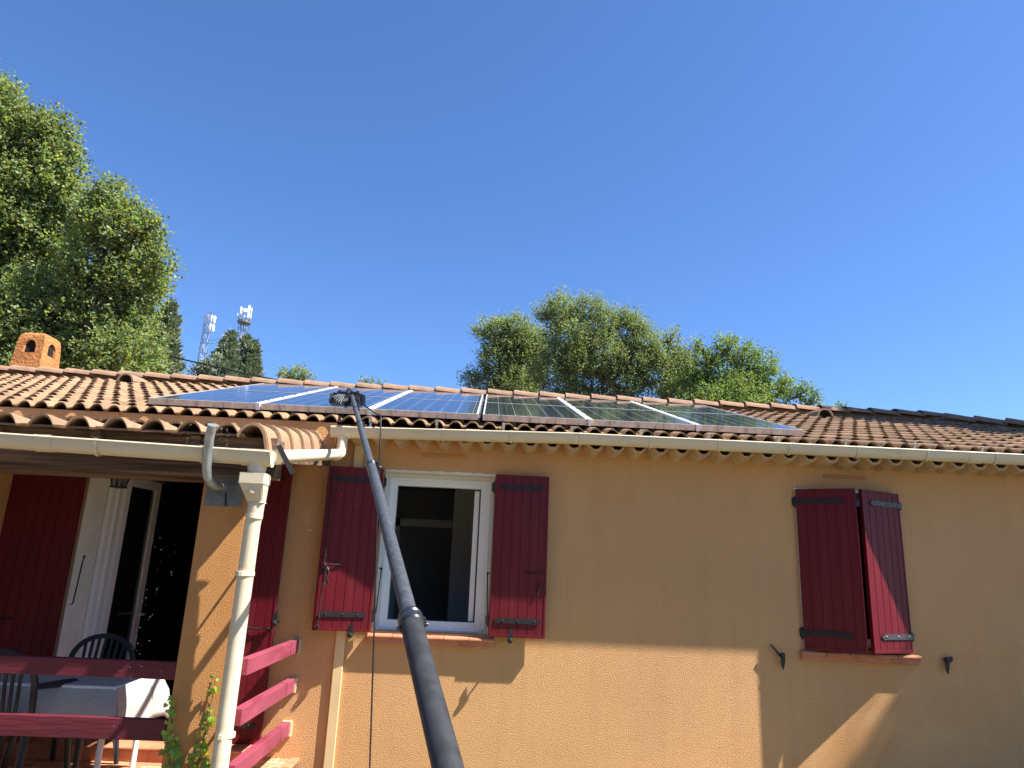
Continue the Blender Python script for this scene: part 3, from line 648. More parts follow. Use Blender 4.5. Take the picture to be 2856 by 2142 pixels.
b=MB(); b.add([(-7,-1.68,2.322),(-1.49,-1.68,2.322),(-1.49,-.001,2.585),(-7,-.001,2.585),(-7,-1.68,2.336),(-1.49,-1.68,2.336),(-1.49,-.001,2.60),(-7,-.001,2.60)],[(3,2,1,0),(4,5,6,7),(0,1,5,4),(1,2,6,5)])
build(b,'roof_boards','beam',PO)
PZ=lambda y: 2.372+.16*(y+1.70)
PP=.2205
t=MB(); tiles(t,-1.49-PP*25,-1.49,-1.70,-.03,PZ,PP,.066,.66,.30,lift=.030,th=.014,slope=.16,nseg=13,wear=.45)
build(t,'porch_tiles','tile_pale',PO,smooth=True)
# verge tiles down the open side
b=MB(); b.c=[]
for k in range(6):
    y0=-1.715+k*.275; y1=y0+.325; tint=random.gauss(1,.05)
    for (s_,ya,yb_) in ((0,y0,y1),):
        pr=[(-.105,-.06),(-.085,-.02),(-.055,.006),(-.02,.018),(.015,.014),(.045,-.008),(.066,-.04),(.080,-.085),(.108,-.198)]
        inn=[(u*.86-.004,v-.016 if i<8 else v) for i,(u,v) in enumerate(pr)][::-1]
        o=len(b.v); zz0=PZ(ya)-.006+.022; zz1=PZ(yb_)-.008
        b.sweep(pr+inn,[((-1.425,ya,zz0),(1,0,0),(0,0,1)),((-1.430,ya+.05,zz0+.006),(.985,0,0),(0,0,1)),((-1.432,yb_,zz1),(.93,0,0),(0,0,.95))])
        # moulded lip at the lower end
        pl=[(u*1.05,v*1.05+.004) for u,v in pr]; b.sweep(pl+inn,[((-1.425,ya+.016,zz0),(1,0,0),(0,0,1)),((-1.425,ya+.034,zz0+.003),(1,0,0),(0,0,1))])
        b.c+=[(tint,.12,0,1)]*(len(b.v)-o)
build(b,'verge_tiles','tile_pale',PO,smooth=True)
# porch gutter
gp0=V(-3.6,-1.762,2.262); gp1=V(-1.285,-1.762,2.214)
gp=lambda x: gp0.z+(gp1.z-gp0.z)*(x-gp0.x)/(gp1.x-gp0.x)
gl=V(-6.9,-1.762,gp(-6.9))
pg,d2,s2=gutter_run(gl,gp1,PO)
for X in (-2.298,-1.685,-2.92,-3.5): band((X,-1.762,gp(X)),V(1,0,0),V(0,-1,0),.022,1.10,pg,'gutter_bracket')
band((-2.605,-1.762,gp(-2.605)),V(1,0,0),V(0,-1,0),.10,1.05,pg,'gutter_joint'); band((-1.37,-1.762,gp(-1.37)),V(1,0,0),V(0,-1,0),.17,1.05,pg,'gutter_joint')
b=MB(); pr=[(-math.cos(math.pi*j/12)*.060,-math.sin(math.pi*j/12)*.084) for j in range(13)]; b.sweep(pr+[(.06,.012),(-.06,.012)],[((-1.287,-1.762,gp1.z),(0,-1,0),(0,0,1)),((-1.279,-1.762,gp1.z),(0,-1,0),(0,0,1))]); build(b,'gutter_end','cream',pg)
b=MB(); b.tube([(-1.27,-1.66,2.208),(-1.275,-1.71,2.202)],.047,14); build(b,'pipe_end','cream',pg,smooth=True)
# downpipe with hopper
DPX,DPY=-1.372,-1.70
b=MB(); b.lathe([(.047,-.21),(.047,-.10),(.060,-.03),(.062,.0)],(DPX,-1.742,2.185),(0,0,1),20); dp_=build(b,'outlet','cream',PO,smooth=True)
def loft(mb,a,b_,n=4):
    o=len(mb.v); mb.v+=list(a)+list(b_); m=len(a)
    for k in range(m): mb.f.append((o+k,o+(k+1)%m,o+m+(k+1)%m,o+m+k))
b=MB()
def rect(cx,cy,z,wx,wy,dz=0): return [(cx-wx/2,cy-wy/2,z),(cx+wx/2,cy-wy/2,z+dz),(cx+wx/2,cy+wy/2,z+dz),(cx-wx/2,cy+wy/2,z)]
cx_,cy_=-1.378,-1.735
loft(b,rect(cx_,cy_,2.03,.150,.125),rect(cx_,cy_,2.092,.150,.125)); loft(b,rect(cx_,cy_,2.092,.150,.125),rect(cx_,cy_,2.092,.130,.105)); loft(b,rect(cx_,cy_,2.092,.130,.105),rect(cx_,cy_,2.03,.125,.10))
loft(b,rect(DPX+.012,DPY,1.925,.085,.085),rect(cx_,cy_,2.03,.144,.118)); b.f.append(tuple(range(len(b.v)-8,len(b.v)-4)))
build(b,'hopper','cream',PO,bevel=.006)
b=MB(); X=-1.372; b.tube([(X+.012,DPY,1.925),(X+.010,DPY,1.86),(X,DPY+.01,1.80),(X-.01,DPY+.03,.8),(X-.01,DPY+.03,.16)],.0465,20)
b.tube([(X+.008,DPY,1.86),(X+.006,DPY,1.835)],.0495,20)
dpp=build(b,'downpipe','cream',PO,smooth=True)
for z in (1.52,.66):
    b=MB(); yy=DPY+.03*(1.8-z); b.lathe([(.049,-.014),(.054,-.012),(.054,.012),(.049,.014)],(X-.006,yy+.006,z),(0,0,1),20); b.box(X-.02,X+.0,yy-.065,yy-.045,z-.012,z+.012); b.tube([(X,yy,z),(-1.47,-1.53,z)],.008,6); build(b,'pipe_clip','cream',PO,smooth=True)
# zinc plate and bent pipe on the pillar
b=MB(); b.box(-1.722,-1.497,-1.5545,-1.5505,1.908,2.112); pl_=build(b,'metal_plate','zincflat',PO)
b=MB()
for r in (.026,.038,.050,.062):
    b.tube([(-1.607+r*math.cos(t*.2618),-1.556,2.02+r*math.sin(t*.2618)) for t in range(25)],.0035,5)
b.tube([(-1.607+.09*math.cos(t*.2618),-1.556,2.02+.075*math.sin(t*.2618)) for t in range(-4,6)],.003,5)
for (x,z) in ((-1.69,1.935),(-1.53,1.935),(-1.60,1.925),(-1.57,2.09),(-1.63,2.09)): b.lathe([(.009,0),(.007,.004)],(x,-1.5545,z),(0,-1,0),8)
build(b,'pressed_rings','zincflat',pl_)
b=MB(); b.tube([(-1.602,-1.555,2.018),(-1.606,-1.60,2.013),(-1.615,-1.645,2.015),(-1.628,-1.69,2.03),(-1.638,-1.725,2.06),(-1.642,-1.745,2.11),(-1.640,-1.76,2.18),(-1.63,-1.80,2.27),(-1.61,-1.835,2.345)],[.020,.023,.026,.027,.027,.027,.027,.027,.027],16)
# gutter notch clearance: pipe passes in front of the gutter
o=build(b,'bent_pipe','zinc',PO,smooth=True)
o.location.y-=.06
b=MB(); b.tube([(-1.600,-1.556,1.99),(-1.590,-1.557,1.908)],.006,6); build(b,'drip_bracket','iron',PO)
# dark metal bar hanging beside the gutter
b=MB(); b.beam((-1.262,-1.745,2.268),(-1.168,-1.70,2.105),.030,.006,up=(0.3,-1,0)); 
build(b,'metal_bar','iron',PO,bevel=.001)
# railing boards
for z0,z1,mt in ((.912,1.008,'plumwood'),(.588,.700,'plumwood'),(.30,.40,'plumwood')):
    b=MB(); b.box(-4.62,-1.746,-1.545,-1.50,z0,z1); build(b,'railing_board',mt,PO,bevel=.004)
for z1 in (1.008,.722,.412):
    b=MB(); b.box(-1.475,-1.418,-1.269,-.028,z1-.098,z1); rb=build(b,'railing_board','pinkwood',PO,bevel=.004)
    b=MB(); b.box(-1.478,-1.405,-.027,-.001,z1-.103,z1+.004); b.lathe([(.006,0),(.005,.003)],(-1.404,-.014,z1-.07),(1,0,0),8); build(b,'end_block','rawwood',rb)
# lantern under the porch
LN=thing('lantern','small black iron lantern hanging above the glazed door','lantern',(-2.82,-.40,2.06))
b=MB(); lx,ly=-2.825,-.42
for sx in (-1,1):
    for sy in (-1,1): b.tube([(lx+sx*.035,ly+sy*.035,2.10),(lx+sx*.058,ly+sy*.058,2.24)],.006,6)
b.box(lx-.045,lx+.045,ly-.045,ly+.045,2.088,2.10); b.lathe([(.085,0),(.05,.04),(.02,.07),(.008,.11)],(lx,ly,2.24),(0,0,1),8); b.tube([(lx,ly,2.34),(lx,ly,2.50)],.005,6)
build(b,'cage','iron',LN,smooth=False)
b=MB(); v=[];
b.add([(lx-.033,ly-.033,2.101),(lx+.033,ly-.033,2.101),(lx+.033,ly+.033,2.101),(lx-.033,ly+.033,2.101),(lx-.054,ly-.054,2.239),(lx+.054,ly-.054,2.239),(lx+.054,ly+.054,2.239),(lx-.054,ly+.054,2.239)],[(0,1,5,4),(1,2,6,5),(2,3,7,6),(3,0,4,7)]); build(b,'lamp_glass','glass',LN)
# ------------------------------------------------------------------ table, cloth, chairs
T=thing('garden_table','white legged garden table hidden under a long cloth','table',(-2.8,-.8,.15))
b=MB(); tx0,tx1,ty0,ty1,tz=-3.45,-2.25,-1.14,-.50,.80
b.box(tx0,tx1,ty0,ty1,tz-.03,tz-.004); build(b,'tabletop','white',T,bevel=.004)
for x in (tx0+.08,tx1-.07):
    for y in (ty0+.07,ty1-.07):
        b=MB(); b.tube([(x,y,.15),(x,y,tz-.03)],.019,10); build(b,'leg','white',T,smooth=True)
cl=MB(); nx_,ny_=44,28; mxo=.30
def clothpt(i,j):
    u=-mxo+ (tx1-tx0+2*mxo)*i/nx_; v=-mxo+(ty1-ty0+2*mxo)*j/ny_
    W,Dp=tx1-tx0,ty1-ty0; ox=max(-u,u-W,0); oy=max(-v,v-Dp,0); cu=min(max(u,0),W); cv=min(max(v,0),Dp)
    sx=-1 if u<0 else (1 if u>W else 0); sy=-1 if v<0 else (1 if v>Dp else 0)
    drop=math.hypot(ox,oy) if (ox and oy) else ox+oy
    z=tz-drop*.97; fl=.03*min(1,drop/.12)+.016*math.sin(cu*17+1)*min(1,drop/.3)*(1 if sy else 0)+.014*math.sin(cv*19)*min(1,drop/.3)*(1 if sx else 0)
    if ox and oy: return (tx0+cu+sx*(fl+.25*min(ox,oy)),ty0+cv+sy*(fl+.25*min(ox,oy)),z)
    return (tx0+cu+sx*fl,ty0+cv+sy*fl,z)
for j in range(ny_+1):
    for i in range(nx_+1): cl.v.append(clothpt(i,j))
for j in range(ny_):
    for i in range(nx_): a=j*(nx_+1)+i; cl.f.append((a,a+1,a+nx_+2,a+nx_+1))
o=build(cl,'tablecloth','cloth',loc=(tx0,ty0,.3),smooth=True); md=o.modifiers.new('thick','SOLIDIFY'); md.thickness=.002
tag(o,'white patterned cloth draped over the terrace table','tablecloth')
def chair():
    o=thing('plastic_chair','dark plastic slatted chair nearest the railing, its back to us','chair')
    # local: seat centre at origin in plan, back towards -y, floor z=0
    sw=.24
    b=MB(); pts=[]
    n=18
    for k in range(n+1):
        a=math.pi*k/n; x=-math.cos(a)*sw; z=.62+.235*math.sin(a)**.75; y=-.235-.10*(z-.42); pts.append((x,y,z))
    pts=[(-sw+.02,-.20,.42)]+pts+[(sw-.02,-.20,.42)]
    b.sweep([(-.018,-.012),(.018,-.012),(.018,.012),(-.018,.012)],[(p,(Vector(p)-V(0,-.25,.62)).normalized()*1.0,(0,1,0)) for p in pts])
    build(b,'back_frame','blackplastic',o,local=True,bevel=.004)
    for k in range(7):
        x=-.13+k*.0435; b=MB(); zt=.62+.235*math.sqrt(max(0,1-(x*1.15/sw)**2))**.75-.008
        b.sweep([(-.010,-.004),(.010,-.004),(.010,.004),(-.010,.004)],[((x*.85,-.20,.43),(1,0,0),(0,1,0)),((x,-.235,.60),(1,0,0),(0,1,0)),((x*1.12,-.235-.1*(zt-.42),zt),(1,0,0),(0,1,0))]); build(b,'slat','blackplastic',o,local=True)
    b=MB(); b.box(-.22,.22,-.21,.23,.405,.43); build(b,'seat','blackplastic',o,local=True,bevel=.012)
    for sx in (-1,1):
        b=MB(); b.tube([(sx*.21,.20,.40),(sx*.245,.235,0)],[.024,.016],8); build(b,'leg','blackplastic',o,local=True,smooth=True)
        b=MB(); b.tube([(sx*.20,-.19,.42),(sx*.235,-.27,0)],[.026,.016],8); build(b,'leg','blackplastic',o,local=True,smooth=True)
        b=MB(); b.tube([(sx*.238,-.25,.66),(sx*.262,-.10,.655),(sx*.268,.08,.645),(sx*.262,.18,.60),(sx*.235,.21,.42)],[.018,.022,.022,.018,.02],8); build(b,'armrest','blackplastic',o,local=True,smooth=True)
    return o
gch='dark plastic chairs round the terrace table'
c1=chair(); c1.location=(-2.86,-1.06,.15); c1.rotation_euler=(0,0,math.radians(-4)); c1['group']=gch
c2=copy_tree(c1); c2.location=(-2.80,-.56,.15); c2.rotation_euler=(0,0,math.radians(176)); c2['label']='dark plastic chair across the table, its rounded back before the door frame'; c2['group']=gch
# ------------------------------------------------------------------ solar panels
nrm=V(0,-S,1).normalized(); slo=V(0,1,S).normalized()
def panel():
    o=thing('solar_panel','','solar panel',group='solar panels on the roof')
    fr=MB(); w_,l_,h_=PW,PL,.036; b_=.015
    fr.box(0,b_,0,l_,-h_,0); fr.box(w_-b_,w_,0,l_,-h_,0); fr.box(b_,w_-b_,l_-.012,l_,-h_,0); fr.box(b_,w_-b_,.002,.014,-h_,0)
    build(fr,'frame','alu',o,local=True)
    s=MB(); s.box(0.0,w_,-.004,0,-h_-.016,-.002); build(s,'lower_edge','aludirty',o,local=True)
    c=MB(); c.box(b_,w_-b_,.014,l_-.012,-.010,-.003); co_=build(c,'cells','cells',o,local=True); co_.location=(0,0,0)
    # shift mesh so the cell grid starts at the first column
    return o
pp=panel(); rotx=math.atan(S); Z0=2.900
Xc=[-2.895,-1.955,-1.012,-.072+.0,.862+.0,1.80]
names=['outermost on the left','second column, under the cleaning brush','third column, left of the wide gap','fourth column, right of the wide gap','fifth column, reflecting the trees','outermost on the right, mirroring the sky']
for r_ in (0,1):
    for k,xx in enumerate(Xc):
        q=pp if (r_==0 and k==0) else copy_tree(pp)
        y=-.055+r_*(PL+.006)/math.sqrt(1+S*S); gap=(.052 if k in (0,1,3,4) else .026)
        q.location=(xx,y,Z0+S*y); q.rotation_euler=(rotx,0,0)
        q.location.x=xx+ (0.0)
        q['label']=('lower' if r_==0 else 'upper')+' row solar panel, '+names[k]; q['category']='solar panel'
for k in (0,1,3,4):
    xa=Xc[k]+PW+.003; xb=Xc[k+1]-.003
    b=MB(); m=Matrix.Rotation(rotx,4,'X'); o=thing('cover_strip','white strip covering the joint between '+['first and second','second and third','','fourth and fifth','fifth and last'][k]+' panel columns','metal strip',(xa,-.06,Z0-S*.06),group='white strips between the panel columns')
    o.rotation_euler=(rotx,0,0); b.box(0,xb-xa,-.012,2*PL+.02,-.03,.004); b.box(0,xb-xa,-.016,-.012,-.055,.004); build(b,'strip','white',o,local=True)
    b=MB()
    for j in range(7):
        y=.25+j*.42; b.box(.018,.024,y,y+.028,.004,.012); b.box(.022,.05,y+.004,y+.009,.004,.007)
    build(b,'fixings','iron',o,local=True)
b=MB()
for xx in (-2.6,-2.1,-1.7,-1.2,-.75,-.25,.2,.65,1.15,1.6,2.1,2.55):
    b.beam((xx,.0,roofz(.0)-.02),(xx,2.74,roofz(2.74)-.02),.035,.05)
for yy in (.25,1.2,1.75,2.6): b.beam((-2.8,yy,roofz(yy)+.018),(2.62,yy,roofz(yy)+.018),.03,.03)
b.beam((-.105,-.02,roofz(-.02)+.01),(-.105,2.76,roofz(2.76)+.01),.02,.03)
o=build(b,'mounting_rails','greyiron'); tag(o,'dark metal rails under the solar panels, seen in the middle gap','mounting rail')
# ------------------------------------------------------------------ cleaning pole, brush, hose
p0=V(-.054,-4.34,1.192); tip=V(-1.262,.22,3.075)
def pol(t): return p0+(tip-p0)*t
def bow(t): p=pol(t); return p+V(0,0,.008*math.sin(math.pi*min(max(t,0),1)))+V(.004*math.sin(math.pi*min(max(t,0),1)),0,0)
TP=thing('telescopic_pole','long black telescopic pole reaching from the foreground up to the roof','cleaning pole',tuple(p0))
cuts=[-.22,.130,.488,.715,.84,1.0]; rad=[.0335,.0262,.0212,.0186,.0175]
for k in range(5):
    a,b_=cuts[k],cuts[k+1]; n=8; mb=MB(); mb.tube([bow(a+(b_-a)*j/n) for j in range(n+1)],rad[k],24); build(mb,'pole_section','pole' if k==0 else 'pole2',TP,smooth=True)
for k in range(1,5):
    t=cuts[k]; d=(bow(t+.01)-bow(t-.01)).normalized(); r=rad[k-1]; c=bow(t); side=V(1,0,0); side=(side-d*side.dot(d)).normalized()
    mb=MB(); L=.028 if k==1 else .018
    mb.lathe([(r*1.0,-L*1.2),(r*1.14,-L),(r*1.16,0),(r*1.05,.3*L),(r*1.16,.5*L),(r*1.10,L),(rad[k]*1.02,L*1.3)],c,d,28)
    rl=r*(.5 if k==1 else 1.0); q=c-d*L*.6+side*(r*.95+rl*.25); mb.lathe([(rl*.33,-rl),(rl*.42,0),(rl*.33,rl*1.1)],q,V(0,-.4,1),12)
    mb.lathe([(rl*.35,-rl*.3),(rl*.42,0),(rl*.3,rl*.35)],q+side*(rl*.42)+V(0,-.0,-.004),side,12)
    mb.tube([c+side*r*.8,q+side*(rl*.4)],rl*.2,8)
    if k==1: mb.tube([c-side*r*1.0-d*L,c-side*r*1.28-d*L*1.2,c-side*r*1.1-d*L*1.9],[r*.14,r*.13,r*.08],8)
    build(mb,'clamp','clamp',TP,smooth=True)
# brush head resting on the lower panel row
BY=.075; bc=V(-1.258,BY,2.905+S*BY); br=MB()
br.box(-1.385,-1.13,BY-.03,BY+.03,bc.z+.085,bc.z+.105); br.tube([(-1.33,BY,bc.z+.10),(-1.33,BY,bc.z+.135)],.012,10); br.tube([(-1.175,BY,bc.z+.10),(-1.175,BY,bc.z+.135)],.012,10)
br.tube([(-1.35,BY,bc.z+.118),(-1.16,BY,bc.z+.118)],.010,10)
br.tube([(-1.262,BY,bc.z+.10),(-1.262,BY+.03,bc.z+.15),tuple(tip+V(0,0,.02))],[.024,.018,.016],12)
brh=build(br,'brush','clamp',TP,smooth=True)
bb=MB(); rnd=random.Random(3)
for k in range(1600):
    u=rnd.uniform(-1,1); x=-1.258+u*.122; y=BY+rnd.choice((-1,1))*rnd.uniform(.0,.028); sp=.05*(rnd.uniform(.4,1)) ; yy=(y-BY)/.028
    e=V(x+u*.022+rnd.gauss(0,.004),BY+yy*.055*rnd.uniform(.6,1.1)-.01,0); e.z=2.903+S*e.y+.002; s_=V(x,y,bc.z+.10)
    if abs(u)>.86: e=V(-1.258+math.copysign(.148,u)*rnd.uniform(.93,1.03),BY+yy*.04,bc.z+rnd.uniform(.01,.10))
    a=(e-s_).normalized(); sd_=a.cross(V(0,1,0)).normalized()*.0028; o=len(bb.v); bb.v+=[tuple(s_-sd_),tuple(s_+sd_),tuple(e+sd_*1.3),tuple(e-sd_*1.3)]; bb.f.append((o,o+1,o+2,o+3))
build(bb,'bristles','bristle',brh)
bb=MB()
for k in range(5):
    a=V(-1.33+.012*k,BY-.035,bc.z+.09); e=V(-1.375+.018*k,BY-.065,bc.z+.075-.014*k); bb.beam(a,e+V(0,-.0,-.02),.008,.004)
for k in range(7):
    a=V(-1.30+.01*k,BY-.05,bc.z+.055); bb.beam(a,a+V(-.004,-.006,-.03),.004,.003)
build(bb,'wet_bristles','bristlew',brh)
hs_=MB(); t_=tip
hs_.tube([t_+V(-.03,0,-.11),t_+V(-.055,0,-.05),t_+V(-.05,0,-.01),t_+V(-.02,-.005,.018),t_+V(.012,-.01,.01),t_+V(.03,-.02,-.06),(-1.19,.05,2.99),(-1.08,-.12,2.90),(-.95,-.27,2.80),(-.90,-.33,2.775),(-.882,-.385,2.74),(-.868,-.42,2.60),(-.85,-.44,2.30),(-.83,-.45,1.9),(-.79,-.455,1.3),(-.755,-.46,.7),(-.72,-.47,.1),(-.70,-.6,GZ+.02),(-.3,-1.6,GZ+.012),(.3,-3,GZ+.012)],.0062,8)
o=build(hs_,'water_hose','hose',loc=(-.7,-.47,0),smooth=True); tag(o,'thin black hose hanging from the eaves past the open window','hose')
# ------------------------------------------------------------------ foliage helpers
def leafmesh(name,mat,P,Dr,Nn,size,wid,col,parent=None,loc=(0,0,0),fold=.25):
    """P bases, Dr unit directions, Nn normals, size (n,), col (n,3)"""
    n=len(P); off=np.array(loc); B=np.cross(Nn,Dr); B/=np.linalg.norm(B,axis=1,keepdims=True)+1e-9; Nn=np.cross(Dr,B)
    s=size[:,None]; v=np.empty((n,4,3)); v[:,0]=P; v[:,1]=P+Dr*s*.5+B*s*wid-Nn*s*fold*wid; v[:,2]=P+Dr*s; v[:,3]=P+Dr*s*.5-B*s*wid-Nn*s*fold*wid
    v=(v-off).reshape(-1,3)
    me=bpy.data.meshes.new(name); me.vertices.add(4*n); me.vertices.foreach_set('co',v.ravel().astype(np.float32))
    base=(np.arange(n)*4)[:,None]; tri=np.concatenate([base+np.array([0,1,2]),base+np.array([0,2,3])],1).reshape(-1)
    me.loops.add(6*n); me.loops.foreach_set('vertex_index',tri.astype(np.int32)); me.polygons.add(2*n)
    me.polygons.foreach_set('loop_start',(np.arange(2*n)*3).astype(np.int32)); me.update(calc_edges=True); me.validate()
    ca=me.color_attributes.new('tint','FLOAT_COLOR','POINT'); c4=np.ones((n,4,4),dtype=np.float32); c4[:,:,:3]=col[:,None,:]; ca.data.foreach_set('color',c4.ravel())
    me.materials.append(M[mat]); o=bpy.data.objects.new(name,me); C.objects.link(o)
    if parent: o.parent=parent; o.location=Vector(loc)-worldloc(parent)
    else: o.location=loc
    return o
def unit(a): return a/(np.linalg.norm(a,axis=1,keepdims=True)+1e-9)
def crown(blobs,density,leaf,twig,up=.6,npt=14,spread=.35,fill=.25,shape=.42):
    Ps=[];Ds=[];Ns=[];Ss=[];Cs=[]
    for (x,y,z,r) in blobs:
        c=np.array((x,y,z)); ns=max(6,int(density*r*r)); d=unit(RNG.normal(size=(ns,3)))
        rad=r*RNG.uniform(.45,1.0,ns)**.6; st=c+d*rad[:,None]*.86
        # lumpy outline
        st+=RNG.normal(size=(ns,3))*r*.08
        tw=unit(d+np.array([0,0,up])+RNG.normal(size=(ns,3))*spread); L=twig*RNG.uniform(.5,1.3,ns)
        clump=RNG.uniform(.72,1.22,ns)
        k=np.tile(np.arange(npt)/npt,(ns,1)); pos=st[:,None,:]+tw[:,None,:]*(L[:,None]*k)[:,:,None]+RNG.normal(size=(ns,npt,3))*leaf*.55
        dr=unit((np.repeat(tw[:,None,:],npt,1)*.6+RNG.normal(size=(ns,npt,3))*.75).reshape(-1,3))
        nn=unit(RNG.normal(size=(ns*npt,3))*.7+np.array([0,0,1.]))
        sz=leaf*RNG.uniform(.6,1.25,ns*npt)*np.repeat((1.15-.45*k[0])[None],ns,0).reshape(-1)
        hue=RNG.normal(0,.13,(ns*npt)); br_=np.repeat(clump,npt)*RNG.uniform(.7,1.3,ns*npt)
        col=np.stack([br_*(1+hue),br_,br_*(1-hue*.7)],1)
        Ps.append(pos.reshape(-1,3));Ds.append(dr);Ns.append(nn);Ss.append(sz);Cs.append(np.clip(col,.2,2))
    return [np.concatenate(a) for a in (Ps,Ds,Ns,Ss,Cs)]
def limbs(base,blobs,r0,topfrac=.8,wob=.12,minr=.02):
    mb=MB(); base=Vector(base); cs=sorted(blobs,key=lambda b:b[2]); cx=sum(b[0] for b in cs)/len(cs); cy=sum(b[1] for b in cs)/len(cs); top=Vector(cs[-1][:3])
    rn=random.Random(int(abs(base.x*100)))
    fork=base+(V(cx,cy,cs[0][2])-base)*1.0
    tr=[base,base*.6+fork*.4+V(rn.uniform(-.1,.1),rn.uniform(-.1,.1),0),fork]; n=6
    mid=fork*.5+top*.5+V(rn.uniform(-.2,.2),rn.uniform(-.2,.2),0)
    path=tr+[mid,top]; mb.tube(path,[r0*1.25,r0,r0*.8,r0*.45,r0*.1],12)
    def onpath(z):
        for a,b in zip(path[1:],path[2:]):
            if a.z<=z<=b.z: t=(z-a.z)/(b.z-a.z+1e-6); return a+(b-a)*t
        return path[2]
    for (x,y,z,r) in blobs:
        s=onpath(max(path[2].z*.9+.0,z-1.3*r-.5)); e=V(x,y,z+r*.4)
        m=(s+e)/2+V(rn.uniform(-wob,wob),rn.uniform(-wob,wob),-.12); mb.tube([s,m,e],[r0*.34,r0*.2,minr*.5],8)
        for k in range(5):
            d=Vector([rn.gauss(0,1) for _ in range(3)]).normalized(); mb.tube([m*.4+e*.6,V(x,y,z)+d*r*.5,V(x,y,z)+d*r*.95],[minr,minr*.6,minr*.25],5)
    return mb
def tree(nm,label,blobs,base,r0,mat,density,leaf,twig,group,**kw):
    o=thing(nm,label,'tree',base,group=group)
    build(limbs(base,blobs,r0),'trunk','bark',o,smooth=True)
    P,Dr,Nn,Sz,Cl=crown(blobs,density,leaf,twig,**kw); leafmesh('crown',mat,P,Dr,Nn,Sz,.36,Cl,parent=o,loc=base)
    return o
T1=[(-11.32,7.71,9.65,1.27),(-10.77,7.49,10.43,0.59),(-10.36,7.60,9.98,0.59),(-10.08,7.52,10.27,0.34),(-9.72,7.60,9.91,0.39),(-9.47,7.51,10.25,0.27),(-9.27,7.62,9.79,0.23),(-9.16,7.71,9.46,0.24),(-9.72,7.83,9.06,0.78),(-9.12,7.90,8.70,0.34),(-10.27,8.05,8.28,1.08),(-11.31,8.26,7.57,1.37),(-10.10,8.39,6.96,0.88),(-9.37,8.14,7.84,0.54),(-10.75,7.34,11.00,0.29)]
T2=[(-7.44,6.46,8.11,0.30),(-7.22,6.59,7.61,0.53),(-7.62,6.58,7.68,0.44),(-6.65,6.56,7.63,0.19),(-6.85,6.64,7.37,0.35),(-6.44,6.72,7.00,0.26),(-6.95,6.82,6.68,0.53),(-7.70,6.83,6.74,0.62),(-6.85,6.99,6.01,0.30),(-7.35,7.06,5.82,0.68),(-8.08,7.13,5.61,0.79),(-8.87,7.17,5.58,0.88),(-9.93,7.21,5.54,0.88),(-7.71,7.24,5.16,0.70),(-6.98,7.18,5.28,0.36),(-8.91,6.99,6.26,0.53)]
TA=[(.95,13.1,7.45,.6),(.45,13.1,7.7,.5),(-0.33,12.99,8.09,0.26),(0.10,12.99,8.05,0.37),(0.58,12.94,8.17,0.37),(1.05,13.02,7.83,0.47),(0.17,13.19,7.29,0.63),(-0.65,13.36,6.73,0.23),(0.83,13.23,7.07,0.65),(-0.19,13.37,6.65,0.39)]
TB=[(4.75,11.2,7.05,.20),(4.95,11.2,6.75,.28),(5.15,11.3,6.35,.30),(2.1,11.0,6.7,.55),(3.5,11.1,6.8,.5),(1.24,10.93,7.90,0.23),(1.67,10.89,8.01,0.35),(2.38,10.87,8.01,0.33),(1.88,11.05,7.36,0.65),(2.86,10.92,7.74,0.33),(3.24,10.89,7.82,0.23),(3.57,10.93,7.66,0.26),(2.72,11.14,6.94,0.77),(3.71,11.02,7.27,0.42),(4.25,11.08,7.01,0.38),(4.50,10.96,7.41,0.16),(4.16,11.23,6.43,0.54),(1.58,11.30,6.44,0.65),(3.23,11.30,6.28,0.59),(4.71,11.15,6.68,0.26)]
TC=[(4.15,8.5,5.75,.22),(4.55,8.5,5.6,.30),(4.29,8.16,6.31,0.14),(4.42,8.21,6.09,0.22),(4.92,8.13,6.35,0.25),(4.82,8.26,5.87,0.41),(5.32,8.18,6.13,0.29),(5.65,8.20,6.00,0.33),(5.43,8.33,5.52,0.45),(6.21,8.29,5.60,0.22),(6.59,8.31,5.47,0.20),(6.78,8.35,5.31,0.14),(4.26,8.38,5.47,0.35),(6.02,8.35,5.40,0.29),(4.66,8.41,5.30,0.29)]
S1=[(-8.79,23.29,9.15,0.27),(-8.21,23.27,9.18,0.35),(-7.82,23.26,9.16,0.16)]
S2=[(-4.60,18.38,7.73,0.13),(-4.30,18.36,7.75,0.16),(-3.89,18.36,7.72,0.11)]
S3=[(10.71,15.07,6.88,0.11),(10.93,15.05,6.92,0.10)]
K5=[(-9.63,17.47,7.79,0.34),(-9.90,17.52,7.63,0.31),(-9.31,17.47,7.73,0.34)]
GT='trees behind the house'
def under(bl,dz=1.6,k=5,rn=random.Random(5)):
    """lower storeys of a crown, hidden by the roof from here but there from elsewhere"""
    xs_=[b[0] for b in bl]; zb=min(b[2] for b in bl); y=sum(b[1] for b in bl)/len(bl)
    return bl+[(rn.uniform(min(xs_),max(xs_)),y+rn.uniform(-.3,.9),zb-dz*(i+.5)/k,(.75 if len(bl)>6 else .4)) for i in range(k)]
tree('maple_tree','tallest leafy tree, filling the left edge of the sky',under(T1+[(-10.6,9.0,7.6,1.2),(-10.3,9.0,9.0,.9)],3,5),(-10.6,8.6,GZ),.13,'leafA',600,.092,.36,GT,npt=14,up=.5)
tree('maple_tree','broad rounded tree behind the chimney',under(T2+[(-8.0,7.9,6.2,1.0),(-7.3,7.6,6.9,.6)],2,5),(-8.1,7.6,GZ),.085,'leafA',780,.082,.30,GT,npt=14,up=.45)
tree('oak_tree','small grey-green tree left of the spiky oak',under(TA,2.5,5),(.3,13.6,GZ),.07,'leafB',1250,.058,.30,GT,npt=14,up=.9,spread=.3)
